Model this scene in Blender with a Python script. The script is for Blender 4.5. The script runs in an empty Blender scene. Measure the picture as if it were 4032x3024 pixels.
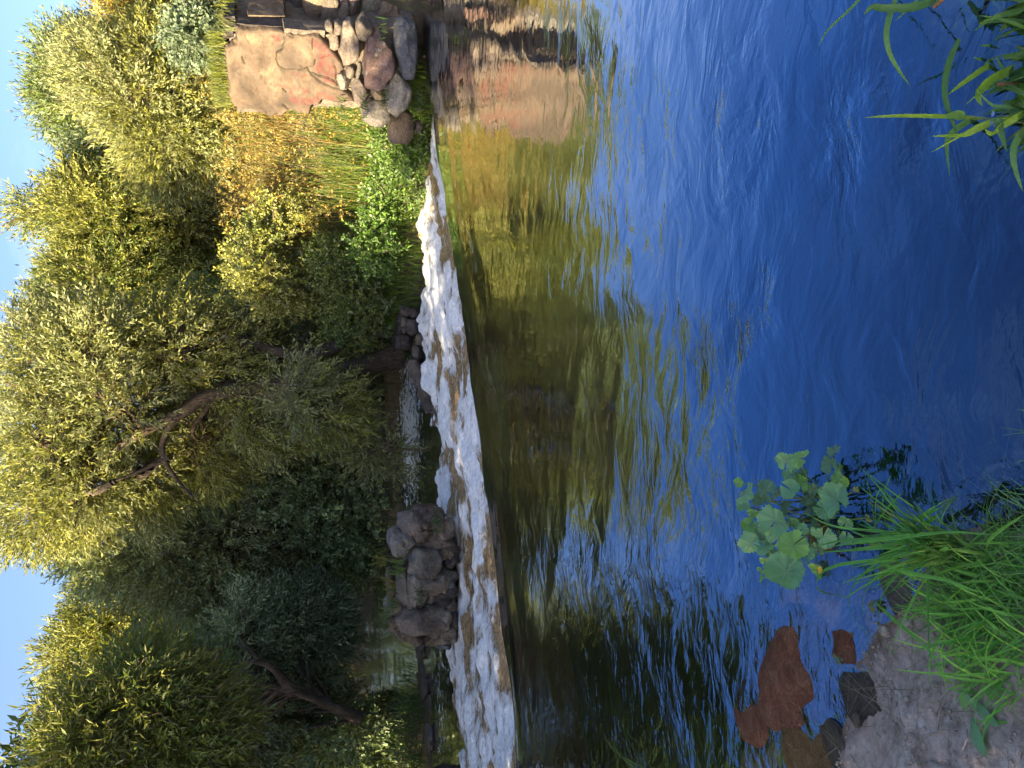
import bpy, math, random
import numpy as np
from mathutils import Vector, Matrix, Euler

rng = np.random.default_rng(7)
random.seed(7)
sc = bpy.context.scene
col = sc.collection

# ------------------------------------------------------------------ camera, light, exposure
PITCH = math.radians(17.0); CAM_H = 1.85; F_PX = 2992.0
cd = bpy.data.cameras.new('camera'); cam = bpy.data.objects.new('camera', cd); col.objects.link(cam)
up = Vector((0, math.sin(PITCH), math.cos(PITCH))); fw = Vector((0, math.cos(PITCH), -math.sin(PITCH)))
ax_x, ax_y, ax_z = -up, Vector((1, 0, 0)), -fw            # the picture lies on its side: the world's up is the frame's left
cam.matrix_world = Matrix(((ax_x.x, ax_y.x, ax_z.x, 0), (ax_x.y, ax_y.y, ax_z.y, 0), (ax_x.z, ax_y.z, ax_z.z, CAM_H), (0, 0, 0, 1)))
cd.sensor_fit = 'HORIZONTAL'; cd.sensor_width = 36; cd.lens = 36 * F_PX / 4032
cd.clip_start = 0.05; cd.clip_end = 1500
sc.camera = cam

SUN_AZ = math.atan2(-0.80, -0.60); SUN_EL = math.radians(21)
w = bpy.data.worlds.new('World'); sc.world = w; w.use_nodes = True
nt = w.node_tree; nt.nodes.clear()
wo = nt.nodes.new('ShaderNodeOutputWorld'); bg = nt.nodes.new('ShaderNodeBackground'); sky = nt.nodes.new('ShaderNodeTexSky')
sky.sky_type = 'NISHITA'; sky.sun_disc = False; sky.sun_elevation = SUN_EL; sky.sun_rotation = SUN_AZ % (2 * math.pi)
sky.air_density = 1.0; sky.dust_density = 4.6; sky.ozone_density = 3.2
tcw = nt.nodes.new('ShaderNodeTexCoord'); mpw = nt.nodes.new('ShaderNodeMapping'); mpw.inputs['Scale'].default_value = (1, 1, 2.6)
nzw = nt.nodes.new('ShaderNodeTexNoise'); nzw.inputs['Scale'].default_value = 2.6; nzw.inputs['Detail'].default_value = 6
rpw = nt.nodes.new('ShaderNodeValToRGB'); rpw.color_ramp.elements[0].position = 0.57; rpw.color_ramp.elements[1].position = 0.86
rpw.color_ramp.elements[1].color = (0.6, 0.6, 0.6, 1)
mxw = nt.nodes.new('ShaderNodeMix'); mxw.data_type = 'RGBA'; mxw.inputs['B'].default_value = (5.0, 4.6, 4.8, 1)
nt.links.new(tcw.outputs['Generated'], mpw.inputs['Vector']); nt.links.new(mpw.outputs[0], nzw.inputs['Vector'])
nt.links.new(nzw.outputs['Fac'], rpw.inputs['Fac']); nt.links.new(rpw.outputs['Color'], mxw.inputs['Factor'])
nt.links.new(sky.outputs[0], mxw.inputs['A']); hsv = nt.nodes.new('ShaderNodeMix'); hsv.data_type = 'RGBA'; hsv.blend_type = 'MULTIPLY'; hsv.inputs['Factor'].default_value = 1; hsv.inputs['B'].default_value = (0.94, 0.94, 1.0, 1)
nt.links.new(mxw.outputs['Result'], hsv.inputs['A']); nt.links.new(hsv.outputs['Result'], bg.inputs['Color'])
bg.inputs['Strength'].default_value = 0.068; nt.links.new(bg.outputs[0], wo.inputs['Surface'])
sd = bpy.data.lights.new('sun', 'SUN'); sun = bpy.data.objects.new('sun', sd); col.objects.link(sun)
sd.energy = 5.0; sd.angle = math.radians(0.6); sd.color = (1.0, 0.81, 0.49)
sdir = Vector((math.sin(SUN_AZ) * math.cos(SUN_EL), math.cos(SUN_AZ) * math.cos(SUN_EL), math.sin(SUN_EL)))
sun.rotation_euler = sdir.to_track_quat('Z', 'Y').to_euler()
sc.view_settings.view_transform = 'Standard'; sc.view_settings.look = 'None'
sc.view_settings.exposure = 2.55; sc.view_settings.gamma = 1; sc.view_settings.use_curve_mapping = False
sc.render.engine = 'CYCLES'; sc.cycles.use_denoising = True
sc.cycles.max_bounces = 10; sc.cycles.transparent_max_bounces = 12; sc.cycles.transmission_bounces = 8
sc.cycles.sample_clamp_indirect = 6

# ------------------------------------------------------------------ places of the photograph in metres
def ray(x, y):
    a = (1512 - y) / F_PX; b = (x - 2016) / F_PX
    return np.array([a, math.cos(PITCH) - b * math.sin(PITCH), -math.sin(PITCH) - b * math.cos(PITCH)])
EYE = np.array([0, 0, CAM_H])
def at_z(x, y, z=0.0): r = ray(x, y); return EYE + r * ((z - CAM_H) / r[2])
def depth(Y): return float(np.interp(Y, [0, 1.3, 2, 6, 10, 11.3, 15.5, 20.4, 24, 30, 40], [0, 1.38, 2.15, 6.06, 9.4, 10.43, 13.8, 17.1, 19.3, 22.6, 28]))   # corrects the distances I first judged by eye
def at_y(x, y, Y): Y = depth(Y); r = ray(x, y); return EYE + r * (Y / r[1])
def at_plane(x, y, p, n): r = ray(x, y); return EYE + r * (np.dot(np.array(p) - EYE, n) / np.dot(r, n))
WO = np.array([-3.2, 6.06]); WD = np.array([0.870, 0.493]); WN = np.array([-0.493, 0.870])   # weir crest: origin, along, downstream
def bow(s): return -0.18 * np.sin(np.pi * np.clip(np.asarray(s) / 8.33, 0, 1))             # the crest bows a little upstream
def st(x, y): a = (x - WO[0]) * WD[0] + (y - WO[1]) * WD[1]; return a, (x - WO[0]) * WN[0] + (y - WO[1]) * WN[1] - bow(a)
def xy(s, t): t = t + bow(s); return WO[0] + s * WD[0] + t * WN[0], WO[1] + s * WD[1] + t * WN[1]
LOW = -0.6                                                    # level of the river below the weir

# ------------------------------------------------------------------ noise
def _h(i, j, k, seed):
    n = (i.astype(np.int64) * 374761393 + j.astype(np.int64) * 668265263 + k.astype(np.int64) * 2147483647 + seed * 1274126177) & 0xFFFFFFFF
    n = ((n ^ (n >> 13)) * 1274126177) & 0xFFFFFFFF
    n = ((n ^ (n >> 16)) * 2246822519) & 0xFFFFFFFF
    return ((n ^ (n >> 15)) & 0xFFFFFF) / 16777215.0 * 2 - 1
def noise3(p, seed=0):
    p = np.asarray(p, float); i = np.floor(p).astype(np.int64); f = p - i; f = f * f * f * (f * (f * 6 - 15) + 10)
    r = 0
    for a in (0, 1):
        wa = f[..., 0] if a else 1 - f[..., 0]
        for b in (0, 1):
            wb = f[..., 1] if b else 1 - f[..., 1]
            for c in (0, 1):
                wc = f[..., 2] if c else 1 - f[..., 2]
                r = r + wa * wb * wc * _h(i[..., 0] + a, i[..., 1] + b, i[..., 2] + c, seed)
    return r
def noise2(x, y, seed=0):
    x = np.asarray(x, float); y = np.asarray(y, float) + 0 * x; x = x + 0 * y
    i = np.floor(x).astype(np.int64); j = np.floor(y).astype(np.int64); fx = x - i; fy = y - j; k = np.zeros_like(i)
    fx = fx * fx * fx * (fx * (fx * 6 - 15) + 10); fy = fy * fy * fy * (fy * (fy * 6 - 15) + 10)
    return ((_h(i, j, k, seed) * (1 - fx) + _h(i + 1, j, k, seed) * fx) * (1 - fy) + (_h(i, j + 1, k, seed) * (1 - fx) + _h(i + 1, j + 1, k, seed) * fx) * fy)
def fbm2(x, y, oct=4, seed=0, gain=0.5):
    r = 0; a = 1.0
    for o in range(oct): r = r + a * noise2(np.asarray(x) * 2 ** o + 13.7 * o, np.asarray(y) * 2 ** o - 7.1 * o, seed + o); a *= gain
    return r
def fbm3(p, oct=4, seed=0, gain=0.5):
    r = 0; a = 1.0
    for o in range(oct): r = r + a * noise3(np.asarray(p) * 2 ** o + 5.3 * o, seed + o); a *= gain
    return r
def smooth(a, b, x): t = np.clip((np.asarray(x, float) - a) / (b - a), 0, 1); return t * t * (3 - 2 * t)

# ------------------------------------------------------------------ objects
def obj(name, me, parent=None, mats=()):
    o = bpy.data.objects.new(name, me); col.objects.link(o)
    for m in mats: me.materials.append(m)
    if parent: o.parent = parent
    return o
def mesh(name, verts, faces, smooth_shade=False, attrs=None, mat_index=None):
    """faces: array (n,3) or (n,4)."""
    verts = np.asarray(verts, np.float32).reshape(-1, 3); faces = np.asarray(faces, np.int32)
    me = bpy.data.meshes.new(name); k = faces.shape[1]
    me.vertices.add(len(verts)); me.vertices.foreach_set('co', verts.ravel())
    me.loops.add(faces.size); me.loops.foreach_set('vertex_index', faces.ravel())
    me.polygons.add(len(faces)); me.polygons.foreach_set('loop_start', np.arange(len(faces), dtype=np.int32) * k)
    me.polygons.foreach_set('use_smooth', np.full(len(faces), smooth_shade))
    if mat_index is not None: me.polygons.foreach_set('material_index', np.asarray(mat_index, np.int32))
    for n, a in (attrs or {}).items():
        a = np.asarray(a, np.float32)
        if a.ndim == 1: at = me.attributes.new(n, 'FLOAT', 'POINT'); at.data.foreach_set('value', a)
        else:
            at = me.attributes.new(n, 'FLOAT_COLOR', 'POINT'); at.data.foreach_set('color', np.hstack([a, np.ones((len(a), 1), np.float32)]).astype(np.float32).ravel())
    me.update(); me.validate(); return me
def tag(o, label, cat, group=None, kind=None):
    if label: o['label'] = label
    if cat: o['category'] = cat
    if group: o['group'] = group
    if kind: o['kind'] = kind
    return o
def empty(name, loc, label, cat, group=None):
    o = bpy.data.objects.new(name, None); col.objects.link(o); o.location = loc; o.empty_display_size = 0.1
    return tag(o, label, cat, group)
def grid_faces(nu, nv, wrap_u=False):
    iu = np.arange(nu if wrap_u else nu - 1); iv = np.arange(nv - 1); U, V = np.meshgrid(iu, iv, indexing='ij'); U2 = (U + 1) % nu
    return np.stack([U * nv + V, U2 * nv + V, U2 * nv + V + 1, U * nv + V + 1], -1).reshape(-1, 4)
def tube(pts, radii, sides=7, bump=0.0, seed=0):
    pts = np.asarray(pts, float); n = len(pts); radii = np.broadcast_to(radii, n)
    tan = np.gradient(pts, axis=0); tan /= np.linalg.norm(tan, axis=1)[:, None] + 1e-9
    ref = np.array([0.31, 0.17, 0.93]) if abs(tan[0, 2]) < 0.8 else np.array([0.95, 0.2, 0.1])
    a = np.cross(tan, ref); a /= np.linalg.norm(a, axis=1)[:, None] + 1e-9; b = np.cross(tan, a)
    th = np.linspace(0, 2 * np.pi, sides, endpoint=False)
    rr = radii[:, None] * np.ones(sides)
    if bump: rr = rr * (1 + bump * noise2(np.arange(n)[:, None] * 0.55 + 0 * th, th[None, :] * 1.9 + 0 * np.arange(n)[:, None], seed))
    v = pts[:, None, :] + rr[..., None] * (np.cos(th)[None, :, None] * a[:, None, :] + np.sin(th)[None, :, None] * b[:, None, :])
    f = [(i * sides + j, i * sides + (j + 1) % sides, (i + 1) * sides + (j + 1) % sides, (i + 1) * sides + j) for i in range(n - 1) for j in range(sides)]
    return v.reshape(-1, 3), np.array(f)
class MB:
    def __init__(s): s.v = []; s.f = []; s.n = 0; s.m = []
    def add(s, v, f, m=0): s.v.append(np.asarray(v)); s.f.append(np.asarray(f) + s.n); s.n += len(v); s.m.append(np.full(len(f), m))
    def mesh(s, name, sm=True): return mesh(name, np.vstack(s.v), np.vstack(s.f), sm, None, np.concatenate(s.m))
def curve(pts, n):
    """smooth polyline through points (Catmull-Rom)"""
    p = np.asarray(pts, float); p = np.vstack([2 * p[0] - p[1], p, 2 * p[-1] - p[-2]]); m = len(p) - 3
    u = np.linspace(0, m - 1e-6, n); k = u.astype(int); t = (u - k)[:, None]
    a, b, c, d = p[k], p[k + 1], p[k + 2], p[k + 3]
    return 0.5 * (2 * b + (c - a) * t + (2 * a - 5 * b + 4 * c - d) * t ** 2 + (3 * b - a - 3 * c + d) * t ** 3)

# ------------------------------------------------------------------ materials
class NT:
    def __init__(s, name):
        s.m = bpy.data.materials.new(name); s.m.use_nodes = True; s.t = s.m.node_tree; s.t.nodes.clear(); s.out = s.n('ShaderNodeOutputMaterial')
    def n(s, kind, **kw):
        nd = s.t.nodes.new(kind)
        for k, v in kw.items():
            if k in nd.inputs.keys(): s.set(nd, k, v)
            else: setattr(nd, k, v)
        return nd
    def set(s, nd, k, v):
        if hasattr(v, 'is_output'): s.t.links.new(v, nd.inputs[k])
        else:
            i = nd.inputs[k]
            i.default_value = (*v, 1) if (isinstance(v, tuple) and len(v) == 3 and i.type == 'RGBA') else v
    def ln(s, a, b): s.t.links.new(a, b)
    def pos(s, scale=(1, 1, 1), obj_=False, rot=(0, 0, 0)):
        v = s.n('ShaderNodeTexCoord').outputs['Object'] if obj_ else s.n('ShaderNodeNewGeometry').outputs['Position']
        mp = s.n('ShaderNodeMapping'); s.set(mp, 'Vector', v); mp.inputs['Scale'].default_value = scale; mp.inputs['Rotation'].default_value = rot; return mp.outputs[0]
    def noise(s, vec, scale, detail=4, rough=0.55, dist=0.0):
        q = s.n('ShaderNodeTexNoise'); s.set(q, 'Vector', vec)
        for k, v in (('Scale', scale), ('Detail', detail), ('Roughness', rough), ('Distortion', dist)): s.set(q, k, v)
        return q.outputs['Fac']
    def ramp(s, fac, stops):
        r = s.n('ShaderNodeValToRGB'); s.ln(fac, r.inputs['Fac']); e = r.color_ramp.elements
        while len(e) < len(stops): e.new(0.5)
        for q, (p, c) in zip(e, stops): q.position = p; q.color = (*c, 1) if isinstance(c, tuple) else (c, c, c, 1)
        return r.outputs['Color']
    def mix(s, fac, a, b, blend='MIX'):
        q = s.n('ShaderNodeMix'); q.data_type = 'RGBA'; q.blend_type = blend
        s.set(q, 'Factor', fac); s.set(q, 'A', a); s.set(q, 'B', b); return q.outputs['Result']
    def math(s, op, a, b=0.5, c=0.0):
        q = s.n('ShaderNodeMath'); q.operation = op
        for i, v in enumerate((a, b, c)):
            if hasattr(v, 'is_output'): s.ln(v, q.inputs[i])
            else: q.inputs[i].default_value = v
        return q.outputs[0]
    def attr(s, name, out='Fac'): q = s.n('ShaderNodeAttribute'); q.attribute_name = name; return q.outputs[out]
    def bump(s, h, strength, dist): q = s.n('ShaderNodeBump'); s.set(q, 'Height', h); q.inputs['Strength'].default_value = strength; q.inputs['Distance'].default_value = dist; return q.outputs[0]
    def principled(s, color, rough=0.7, normal=None, spec=0.4):
        q = s.n('ShaderNodeBsdfPrincipled'); s.set(q, 'Base Color', color); s.set(q, 'Roughness', rough); q.inputs['Specular IOR Level'].default_value = spec
        if normal is not None: s.ln(normal, q.inputs['Normal'])
        return q.outputs[0]
    def done(s, sh): s.ln(sh, s.out.inputs['Surface']); return s.m

def leaf_mat(name, hue=(1, 1, 1), translucent=0.35, rough=0.5, spec=0.35):
    t = NT(name); c = t.attr('tint', 'Color'); geo = t.n('ShaderNodeNewGeometry')
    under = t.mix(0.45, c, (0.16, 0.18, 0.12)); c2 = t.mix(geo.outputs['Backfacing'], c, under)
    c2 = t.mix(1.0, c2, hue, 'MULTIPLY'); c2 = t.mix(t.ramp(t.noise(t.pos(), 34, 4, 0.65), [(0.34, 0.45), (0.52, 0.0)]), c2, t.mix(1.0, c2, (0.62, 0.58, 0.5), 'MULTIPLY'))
    p = t.principled(c2, rough, None, spec); tr = t.n('ShaderNodeBsdfTranslucent'); t.set(tr, 'Color', t.mix(1.0, c2, (1.15, 1.2, 0.6), 'MULTIPLY'))
    mx = t.n('ShaderNodeMixShader'); mx.inputs[0].default_value = translucent; t.ln(p, mx.inputs[1]); t.ln(tr.outputs[0], mx.inputs[2])
    return t.done(mx.outputs[0])
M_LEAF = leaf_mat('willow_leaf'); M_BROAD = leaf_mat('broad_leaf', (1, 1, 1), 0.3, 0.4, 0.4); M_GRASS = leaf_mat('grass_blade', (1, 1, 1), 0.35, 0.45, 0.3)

def stone_mat(name, a, b, c, lichen=(0.30, 0.285, 0.255), lich=0.62, scale=1.0, moss=None, rough=0.85):
    t = NT(name); p = t.pos(obj_=True); oi = t.n('ShaderNodeObjectInfo'); off = t.n('ShaderNodeVectorMath'); off.operation = 'ADD'
    t.ln(p, off.inputs[0]); sc_ = t.math('MULTIPLY', oi.outputs['Random'], 37.0); t.ln(sc_, off.inputs[1]); v = off.outputs[0]
    big = t.noise(v, 4.6 * scale, 8, 0.68, 0.9); fine = t.noise(v, 38 * scale, 5, 0.7); mid = t.noise(v, 10 * scale, 5, 0.6, 0.3)
    base = t.ramp(big, [(0.32, a), (0.5, b), (0.68, c)])
    base = t.mix(t.ramp(fine, [(0.38, 0.0), (0.66, 0.75)]), base, t.mix(1.0, base, (0.42, 0.40, 0.40), 'MULTIPLY'))
    base = t.mix(t.ramp(mid, [(lich - 0.02, 0.0), (lich + 0.08, 0.8)]), base, lichen)
    spk = t.noise(v, 120 * scale, 2); base = t.mix(t.ramp(spk, [(0.62, 0.0), (0.70, 0.6)]), base, (0.05, 0.045, 0.04))
    if moss:
        g = t.n('ShaderNodeNewGeometry'); sx = t.n('ShaderNodeSeparateXYZ'); t.ln(g.outputs['Normal'], sx.inputs[0])
        mm = t.math('MULTIPLY', sx.outputs['Z'], t.noise(v, 6, 4)); base = t.mix(t.ramp(mm, [(0.28, 0.0), (0.42, 0.8)]), base, moss)
    gz = t.n('ShaderNodeNewGeometry'); sz = t.n('ShaderNodeSeparateXYZ'); t.ln(gz.outputs['Position'], sz.inputs[0]); lev = t.math('ADD', t.math('MULTIPLY', sz.outputs['Z'], 0.5), t.math('ADD', 0.48, t.math('MULTIPLY', mid, 0.04)))
    wetb = t.ramp(lev, [(0.255, 1.0), (0.30, 0.0), (0.38, 0.0), (0.42, 1.0), (0.512, 1.0), (0.545, 0.0)]); base = t.mix(t.math('MULTIPLY', wetb, 0.75), base, t.mix(1.0, base, (0.42, 0.38, 0.34), 'MULTIPLY'))
    rough = t.mix(wetb, (rough, rough, rough), (0.28, 0.28, 0.28))
    hgt = t.math('ADD', t.math('ADD', t.math('MULTIPLY', mid, 0.8), t.math('MULTIPLY', big, 0.8)), t.math('MULTIPLY', fine, 0.35))
    return t.done(t.principled(base, rough, t.bump(hgt, 1.0, 0.045), 0.3))
M_ST_GREY = stone_mat('stone_grey', (0.13, 0.118, 0.105), (0.22, 0.20, 0.175), (0.32, 0.285, 0.245))
M_ST_BROWN = stone_mat('stone_brown', (0.125, 0.10, 0.085), (0.21, 0.17, 0.142), (0.30, 0.245, 0.20), lich=0.66)
M_ST_RED = stone_mat('stone_red_granite', (0.11, 0.072, 0.066), (0.18, 0.115, 0.104), (0.24, 0.178, 0.155), lich=0.60)
M_ST_BLUE = stone_mat('stone_blue_grey', (0.055, 0.06, 0.075), (0.11, 0.115, 0.13), (0.22, 0.21, 0.20), lich=0.66)
M_ST_TAN = stone_mat('stone_tan', (0.11, 0.08, 0.055), (0.18, 0.135, 0.098), (0.25, 0.195, 0.145), lich=0.66)
M_ST_DARK = stone_mat('stone_dark', (0.035, 0.03, 0.03), (0.07, 0.058, 0.055), (0.12, 0.10, 0.095), lich=0.74)
M_ST_WETRED = stone_mat('stone_wet_red', (0.24, 0.08, 0.045), (0.46, 0.17, 0.095), (0.60, 0.30, 0.17), lich=0.70, rough=0.2, scale=3.0)
M_ST_AMBER = stone_mat('stone_amber', (0.30, 0.15, 0.05), (0.45, 0.26, 0.10), (0.52, 0.36, 0.18), lich=0.72, rough=0.6, scale=3.0)
M_MORTAR = stone_mat('old_mortar', (0.10, 0.083, 0.07), (0.165, 0.137, 0.115), (0.23, 0.195, 0.163), lich=0.66, scale=1.5)

def render_face_mat():
    t = NT('painted_render'); v = t.pos(obj_=True)
    big = t.noise(v, 2.3, 6, 0.6, 0.8); fine = t.noise(v, 55, 5, 0.7); mid = t.noise(v, 9, 6, 0.65, 0.5)
    st_ = t.noise(t.pos((3, 3, 5), True), 2.4, 7, 0.7, 1.4)
    base = t.ramp(big, [(0.30, (0.055, 0.040, 0.031)), (0.50, (0.105, 0.074, 0.053)), (0.68, (0.175, 0.124, 0.082))])
    base = t.mix(t.ramp(st_, [(0.46, 0.0), (0.62, 0.8)]), base, (0.065, 0.052, 0.042))
    red = t.math('MULTIPLY', t.math('MULTIPLY', t.attr('paint'), t.ramp(mid, [(0.36, 0.0), (0.56, 1.0)])), t.ramp(t.noise(v, 28, 6, 0.75, 0.5), [(0.34, 0.15), (0.58, 0.9)]))
    base = t.mix(red, base, t.ramp(fine, [(0.35, (0.085, 0.022, 0.022)), (0.7, (0.15, 0.042, 0.040))]))
    blot = t.noise(v, 4.2, 7, 0.7, 1.2); base = t.mix(t.ramp(blot, [(0.54, 0.0), (0.66, 0.65)]), base, (0.085, 0.07, 0.06)); base = t.mix(t.ramp(fine, [(0.58, 0.0), (0.72, 0.55)]), base, (0.12, 0.10, 0.09))
    base = t.mix(t.attr('crack'), base, (0.03, 0.025, 0.02))
    h = t.math('ADD', t.math('MULTIPLY', mid, 0.7), t.math('MULTIPLY', fine, 0.4))
    return t.done(t.principled(base, 0.88, t.bump(h, 0.8, 0.02), 0.25))
M_RENDER = render_face_mat()

def bark_mat(name, a, b):
    t = NT(name); v = t.pos((1, 1, 0.28), True); n = t.noise(v, 22, 6, 0.7, 0.8); m = t.noise(t.pos(obj_=True), 3, 4)
    c = t.ramp(n, [(0.35, a), (0.65, b)]); c = t.mix(t.ramp(m, [(0.5, 0.0), (0.7, 0.5)]), c, (0.17, 0.15, 0.12))
    return t.done(t.principled(c, 0.9, t.bump(n, 1.0, 0.04), 0.2))
M_BARK = bark_mat('bark_dark', (0.03, 0.022, 0.018), (0.095, 0.07, 0.052)); M_TWIG = bark_mat('bark_pale', (0.12, 0.09, 0.065), (0.25, 0.19, 0.13))

def water_mat(name, ripple, sigma=(4.0, 10.5, 19), rough=0.015, foam=False, fine=1.0):
    t = NT(name)
    rz = math.atan2(WN[1], WN[0])
    p1 = t.pos((1.0, 1.0, 1.0)); warp = t.noise(p1, 1.1, 3, 0.5); pv = t.n('ShaderNodeVectorMath'); pv.operation = 'ADD'; t.ln(p1, pv.inputs[0])
    cx = t.n('ShaderNodeCombineXYZ'); t.ln(t.math('MULTIPLY', warp, 0.7), cx.inputs[0]); t.ln(t.math('MULTIPLY', warp, -0.5), cx.inputs[1]); t.ln(cx.outputs[0], pv.inputs[1])
    mp = t.n('ShaderNodeMapping'); t.ln(pv.outputs[0], mp.inputs['Vector']); mp.inputs['Rotation'].default_value = (0, 0, -rz + 0.35); mp.inputs['Scale'].default_value = (0.45, 1.0, 1.0)
    a = t.noise(mp.outputs[0], 6.0, 3, 0.5, 0.8); b = t.noise(mp.outputs[0], 26.0 * fine, 3, 0.55, 0.8)
    amp = t.attr('ruffle')
    h = t.math('ADD', t.math('MULTIPLY', a, t.math('ADD', t.math('MULTIPLY', amp, 1.0), 0.55)), t.math('MULTIPLY', b, t.math('ADD', t.math('MULTIPLY', amp, 0.45), 0.03)))
    nrm = t.bump(h, 1.0, ripple)
    lw = t.n('ShaderNodeLayerWeight'); lw.inputs['Blend'].default_value = 0.5; t.ln(nrm, lw.inputs['Normal'])
    fz = t.math('ADD', t.math('MULTIPLY', t.math('POWER', lw.outputs['Facing'], 1.35), 0.92), 0.06)
    fz = t.math('MINIMUM', fz, 1.0)
    gl = t.n('ShaderNodeBsdfGlossy', Roughness=rough); t.ln(nrm, gl.inputs['Normal']); tint = t.mix(t.ramp(lw.outputs['Facing'], [(0.44, 0.0), (0.76, 1.0)]), (0.22, 0.48, 0.92), (0.98, 0.97, 0.95)); t.set(gl, 'Color', tint)
    tr = t.n('ShaderNodeBsdfTransparent'); tr.inputs['Color'].default_value = (0.97, 0.93, 0.86, 1)
    mx = t.n('ShaderNodeMixShader'); t.ln(fz, mx.inputs[0]); t.ln(tr.outputs[0], mx.inputs[1]); t.ln(gl.outputs[0], mx.inputs[2])
    sh = mx.outputs[0]
    if foam:
        fa = t.attr('foam'); n1 = t.noise(t.pos((1, 1, 1)), 5.5, 5, 0.6, 1.6)
        k = t.math('MULTIPLY', fa, 1.0); fac = t.ramp(t.math('ADD', n1, t.math('MULTIPLY', t.math('SUBTRACT', k, 0.5), 0.55)), [(0.50, 0.0), (0.62, 1.0)])
        m2 = t.n('ShaderNodeMixShader'); t.ln(fac, m2.inputs[0]); t.ln(sh, m2.inputs[1]); t.ln(t.principled((0.62, 0.62, 0.60), 0.7, None, 0.3), m2.inputs[2]); sh = m2.outputs[0]
    va = t.n('ShaderNodeVolumeAbsorption'); d = max(sigma) * 1.02; va.inputs['Density'].default_value = d
    va.inputs['Color'].default_value = (1 - sigma[0] / d, 1 - sigma[1] / d, 1 - sigma[2] / d, 1)
    t.ln(va.outputs[0], t.out.inputs['Volume'])
    return t.done(sh)
M_WATER = water_mat('pool_water', 0.008); M_RIVER = water_mat('river_water', 0.010, foam=True)

def foam_mat():
    t = NT('white_water'); rz = math.atan2(WD[1], WD[0]); v = t.pos(); vs = t.pos((0.5, 1.5, 1.0), rot=(0, 0, -rz)); n1 = t.noise(vs, 1.9, 4, 0.6, 1.0); n2 = t.noise(vs, 9, 9, 0.74, 1.1); n4 = t.noise(vs, 30, 6, 0.75, 0.8); n3 = t.noise(v, 90, 4, 0.7)
    f = t.math('ADD', t.math('MULTIPLY', n1, 0.45), t.math('ADD', t.math('MULTIPLY', n2, 0.55), t.math('ADD', t.math('MULTIPLY', t.math('SUBTRACT', n4, 0.5), 0.30), t.math('MULTIPLY', t.math('SUBTRACT', t.attr('foam'), 0.5), 0.40))))
    k = t.ramp(f, [(0.43, 0.0), (0.50, 0.4), (0.58, 0.85), (0.66, 1.0)])
    brown = t.ramp(n4, [(0.35, (0.07, 0.042, 0.018)), (0.6, (0.40, 0.27, 0.13))])
    white = t.ramp(t.noise(vs, 16, 8, 0.78, 1.6), [(0.34, (0.34, 0.31, 0.28)), (0.47, (0.72, 0.72, 0.72)), (0.62, (0.93, 0.93, 0.93))])
    c = t.mix(k, brown, white); hh = t.math('ADD', t.math('MULTIPLY', n2, 0.9), t.math('ADD', t.math('MULTIPLY', n4, 0.5), t.math('MULTIPLY', n3, 0.2)))
    return t.done(t.principled(c, t.mix(k, (0.1, 0.1, 0.1), (0.55, 0.55, 0.55)), t.bump(hh, 0.8, 0.03), 0.5))
M_FOAM = foam_mat()

def ground_mat():
    t = NT('bank_soil'); v = t.pos(); big = t.noise(v, 1.6, 5, 0.6, 0.4); mid = t.noise(v, 11, 6, 0.65, 0.5); fine = t.noise(v, 60, 5, 0.7)
    mud = t.ramp(mid, [(0.30, (0.25, 0.18, 0.14)), (0.5, (0.46, 0.355, 0.285)), (0.68, (0.58, 0.47, 0.385))])
    grit = t.noise(v, 34, 9, 0.78, 0.4); mud = t.mix(t.ramp(grit, [(0.34, 0.8), (0.54, 0.0)]), mud, (0.11, 0.078, 0.055)); mud = t.mix(t.ramp(t.noise(v, 140, 4, 0.7), [(0.60, 0.0), (0.72, 0.5)]), mud, (0.50, 0.42, 0.34))
    mud = t.mix(t.ramp(big, [(0.50, 0.0), (0.66, 0.7)]), mud, (0.45, 0.32, 0.23))
    soil = t.ramp(mid, [(0.3, (0.035, 0.028, 0.018)), (0.6, (0.09, 0.075, 0.04)), (0.75, (0.10, 0.10, 0.04))])
    c = t.mix(t.attr('mud'), soil, mud)
    c = t.mix(t.attr('bed'), c, (0.05, 0.032, 0.016)); c = t.mix(t.attr('shelf'), c, t.ramp(t.noise(v, 14, 8, 0.7, 0.6), [(0.32, (0.26, 0.11, 0.035)), (0.5, (0.66, 0.36, 0.14)), (0.68, (0.80, 0.55, 0.30))]))
    c = t.mix(t.attr('wet'), c, t.mix(1.0, c, (0.55, 0.50, 0.48), 'MULTIPLY'))
    h = t.math('ADD', t.math('MULTIPLY', mid, 0.8), t.math('MULTIPLY', fine, 0.45))
    return t.done(t.principled(c, t.mix(t.attr('wet'), (0.9, 0.9, 0.9), (0.35, 0.35, 0.35)), t.bump(h, 0.9, 0.02), 0.35))
M_GROUND = ground_mat()
def plain(name, c, rough=0.7, var=0.35, scale=30):
    t = NT(name); v = t.pos(obj_=True); n = t.noise(v, scale, 5, 0.65); d = tuple(q * (1 - var) for q in c); e = tuple(min(1, q * (1 + var)) for q in c)
    return t.done(t.principled(t.ramp(n, [(0.3, d), (0.7, e)]), rough, t.bump(n, 0.5, 0.01), 0.3))
M_WOOD = plain('wet_plank', (0.22, 0.11, 0.045), 0.5); M_STICK = plain('dead_stick', (0.30, 0.25, 0.20), 0.85); M_STEM = plain('leaf_stalk', (0.17, 0.22, 0.06), 0.5)
M_GRIT = plain('bank_grit', (0.34, 0.27, 0.22), 0.9, 0.45, 60); M_YELLOW = plain('petal_yellow', (0.75, 0.42, 0.03), 0.5, 0.15); M_PBLUE = plain('petal_blue', (0.28, 0.40, 0.75), 0.5, 0.15); M_DEADLEAF = plain('dead_leaf', (0.30, 0.15, 0.06), 0.6)

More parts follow.
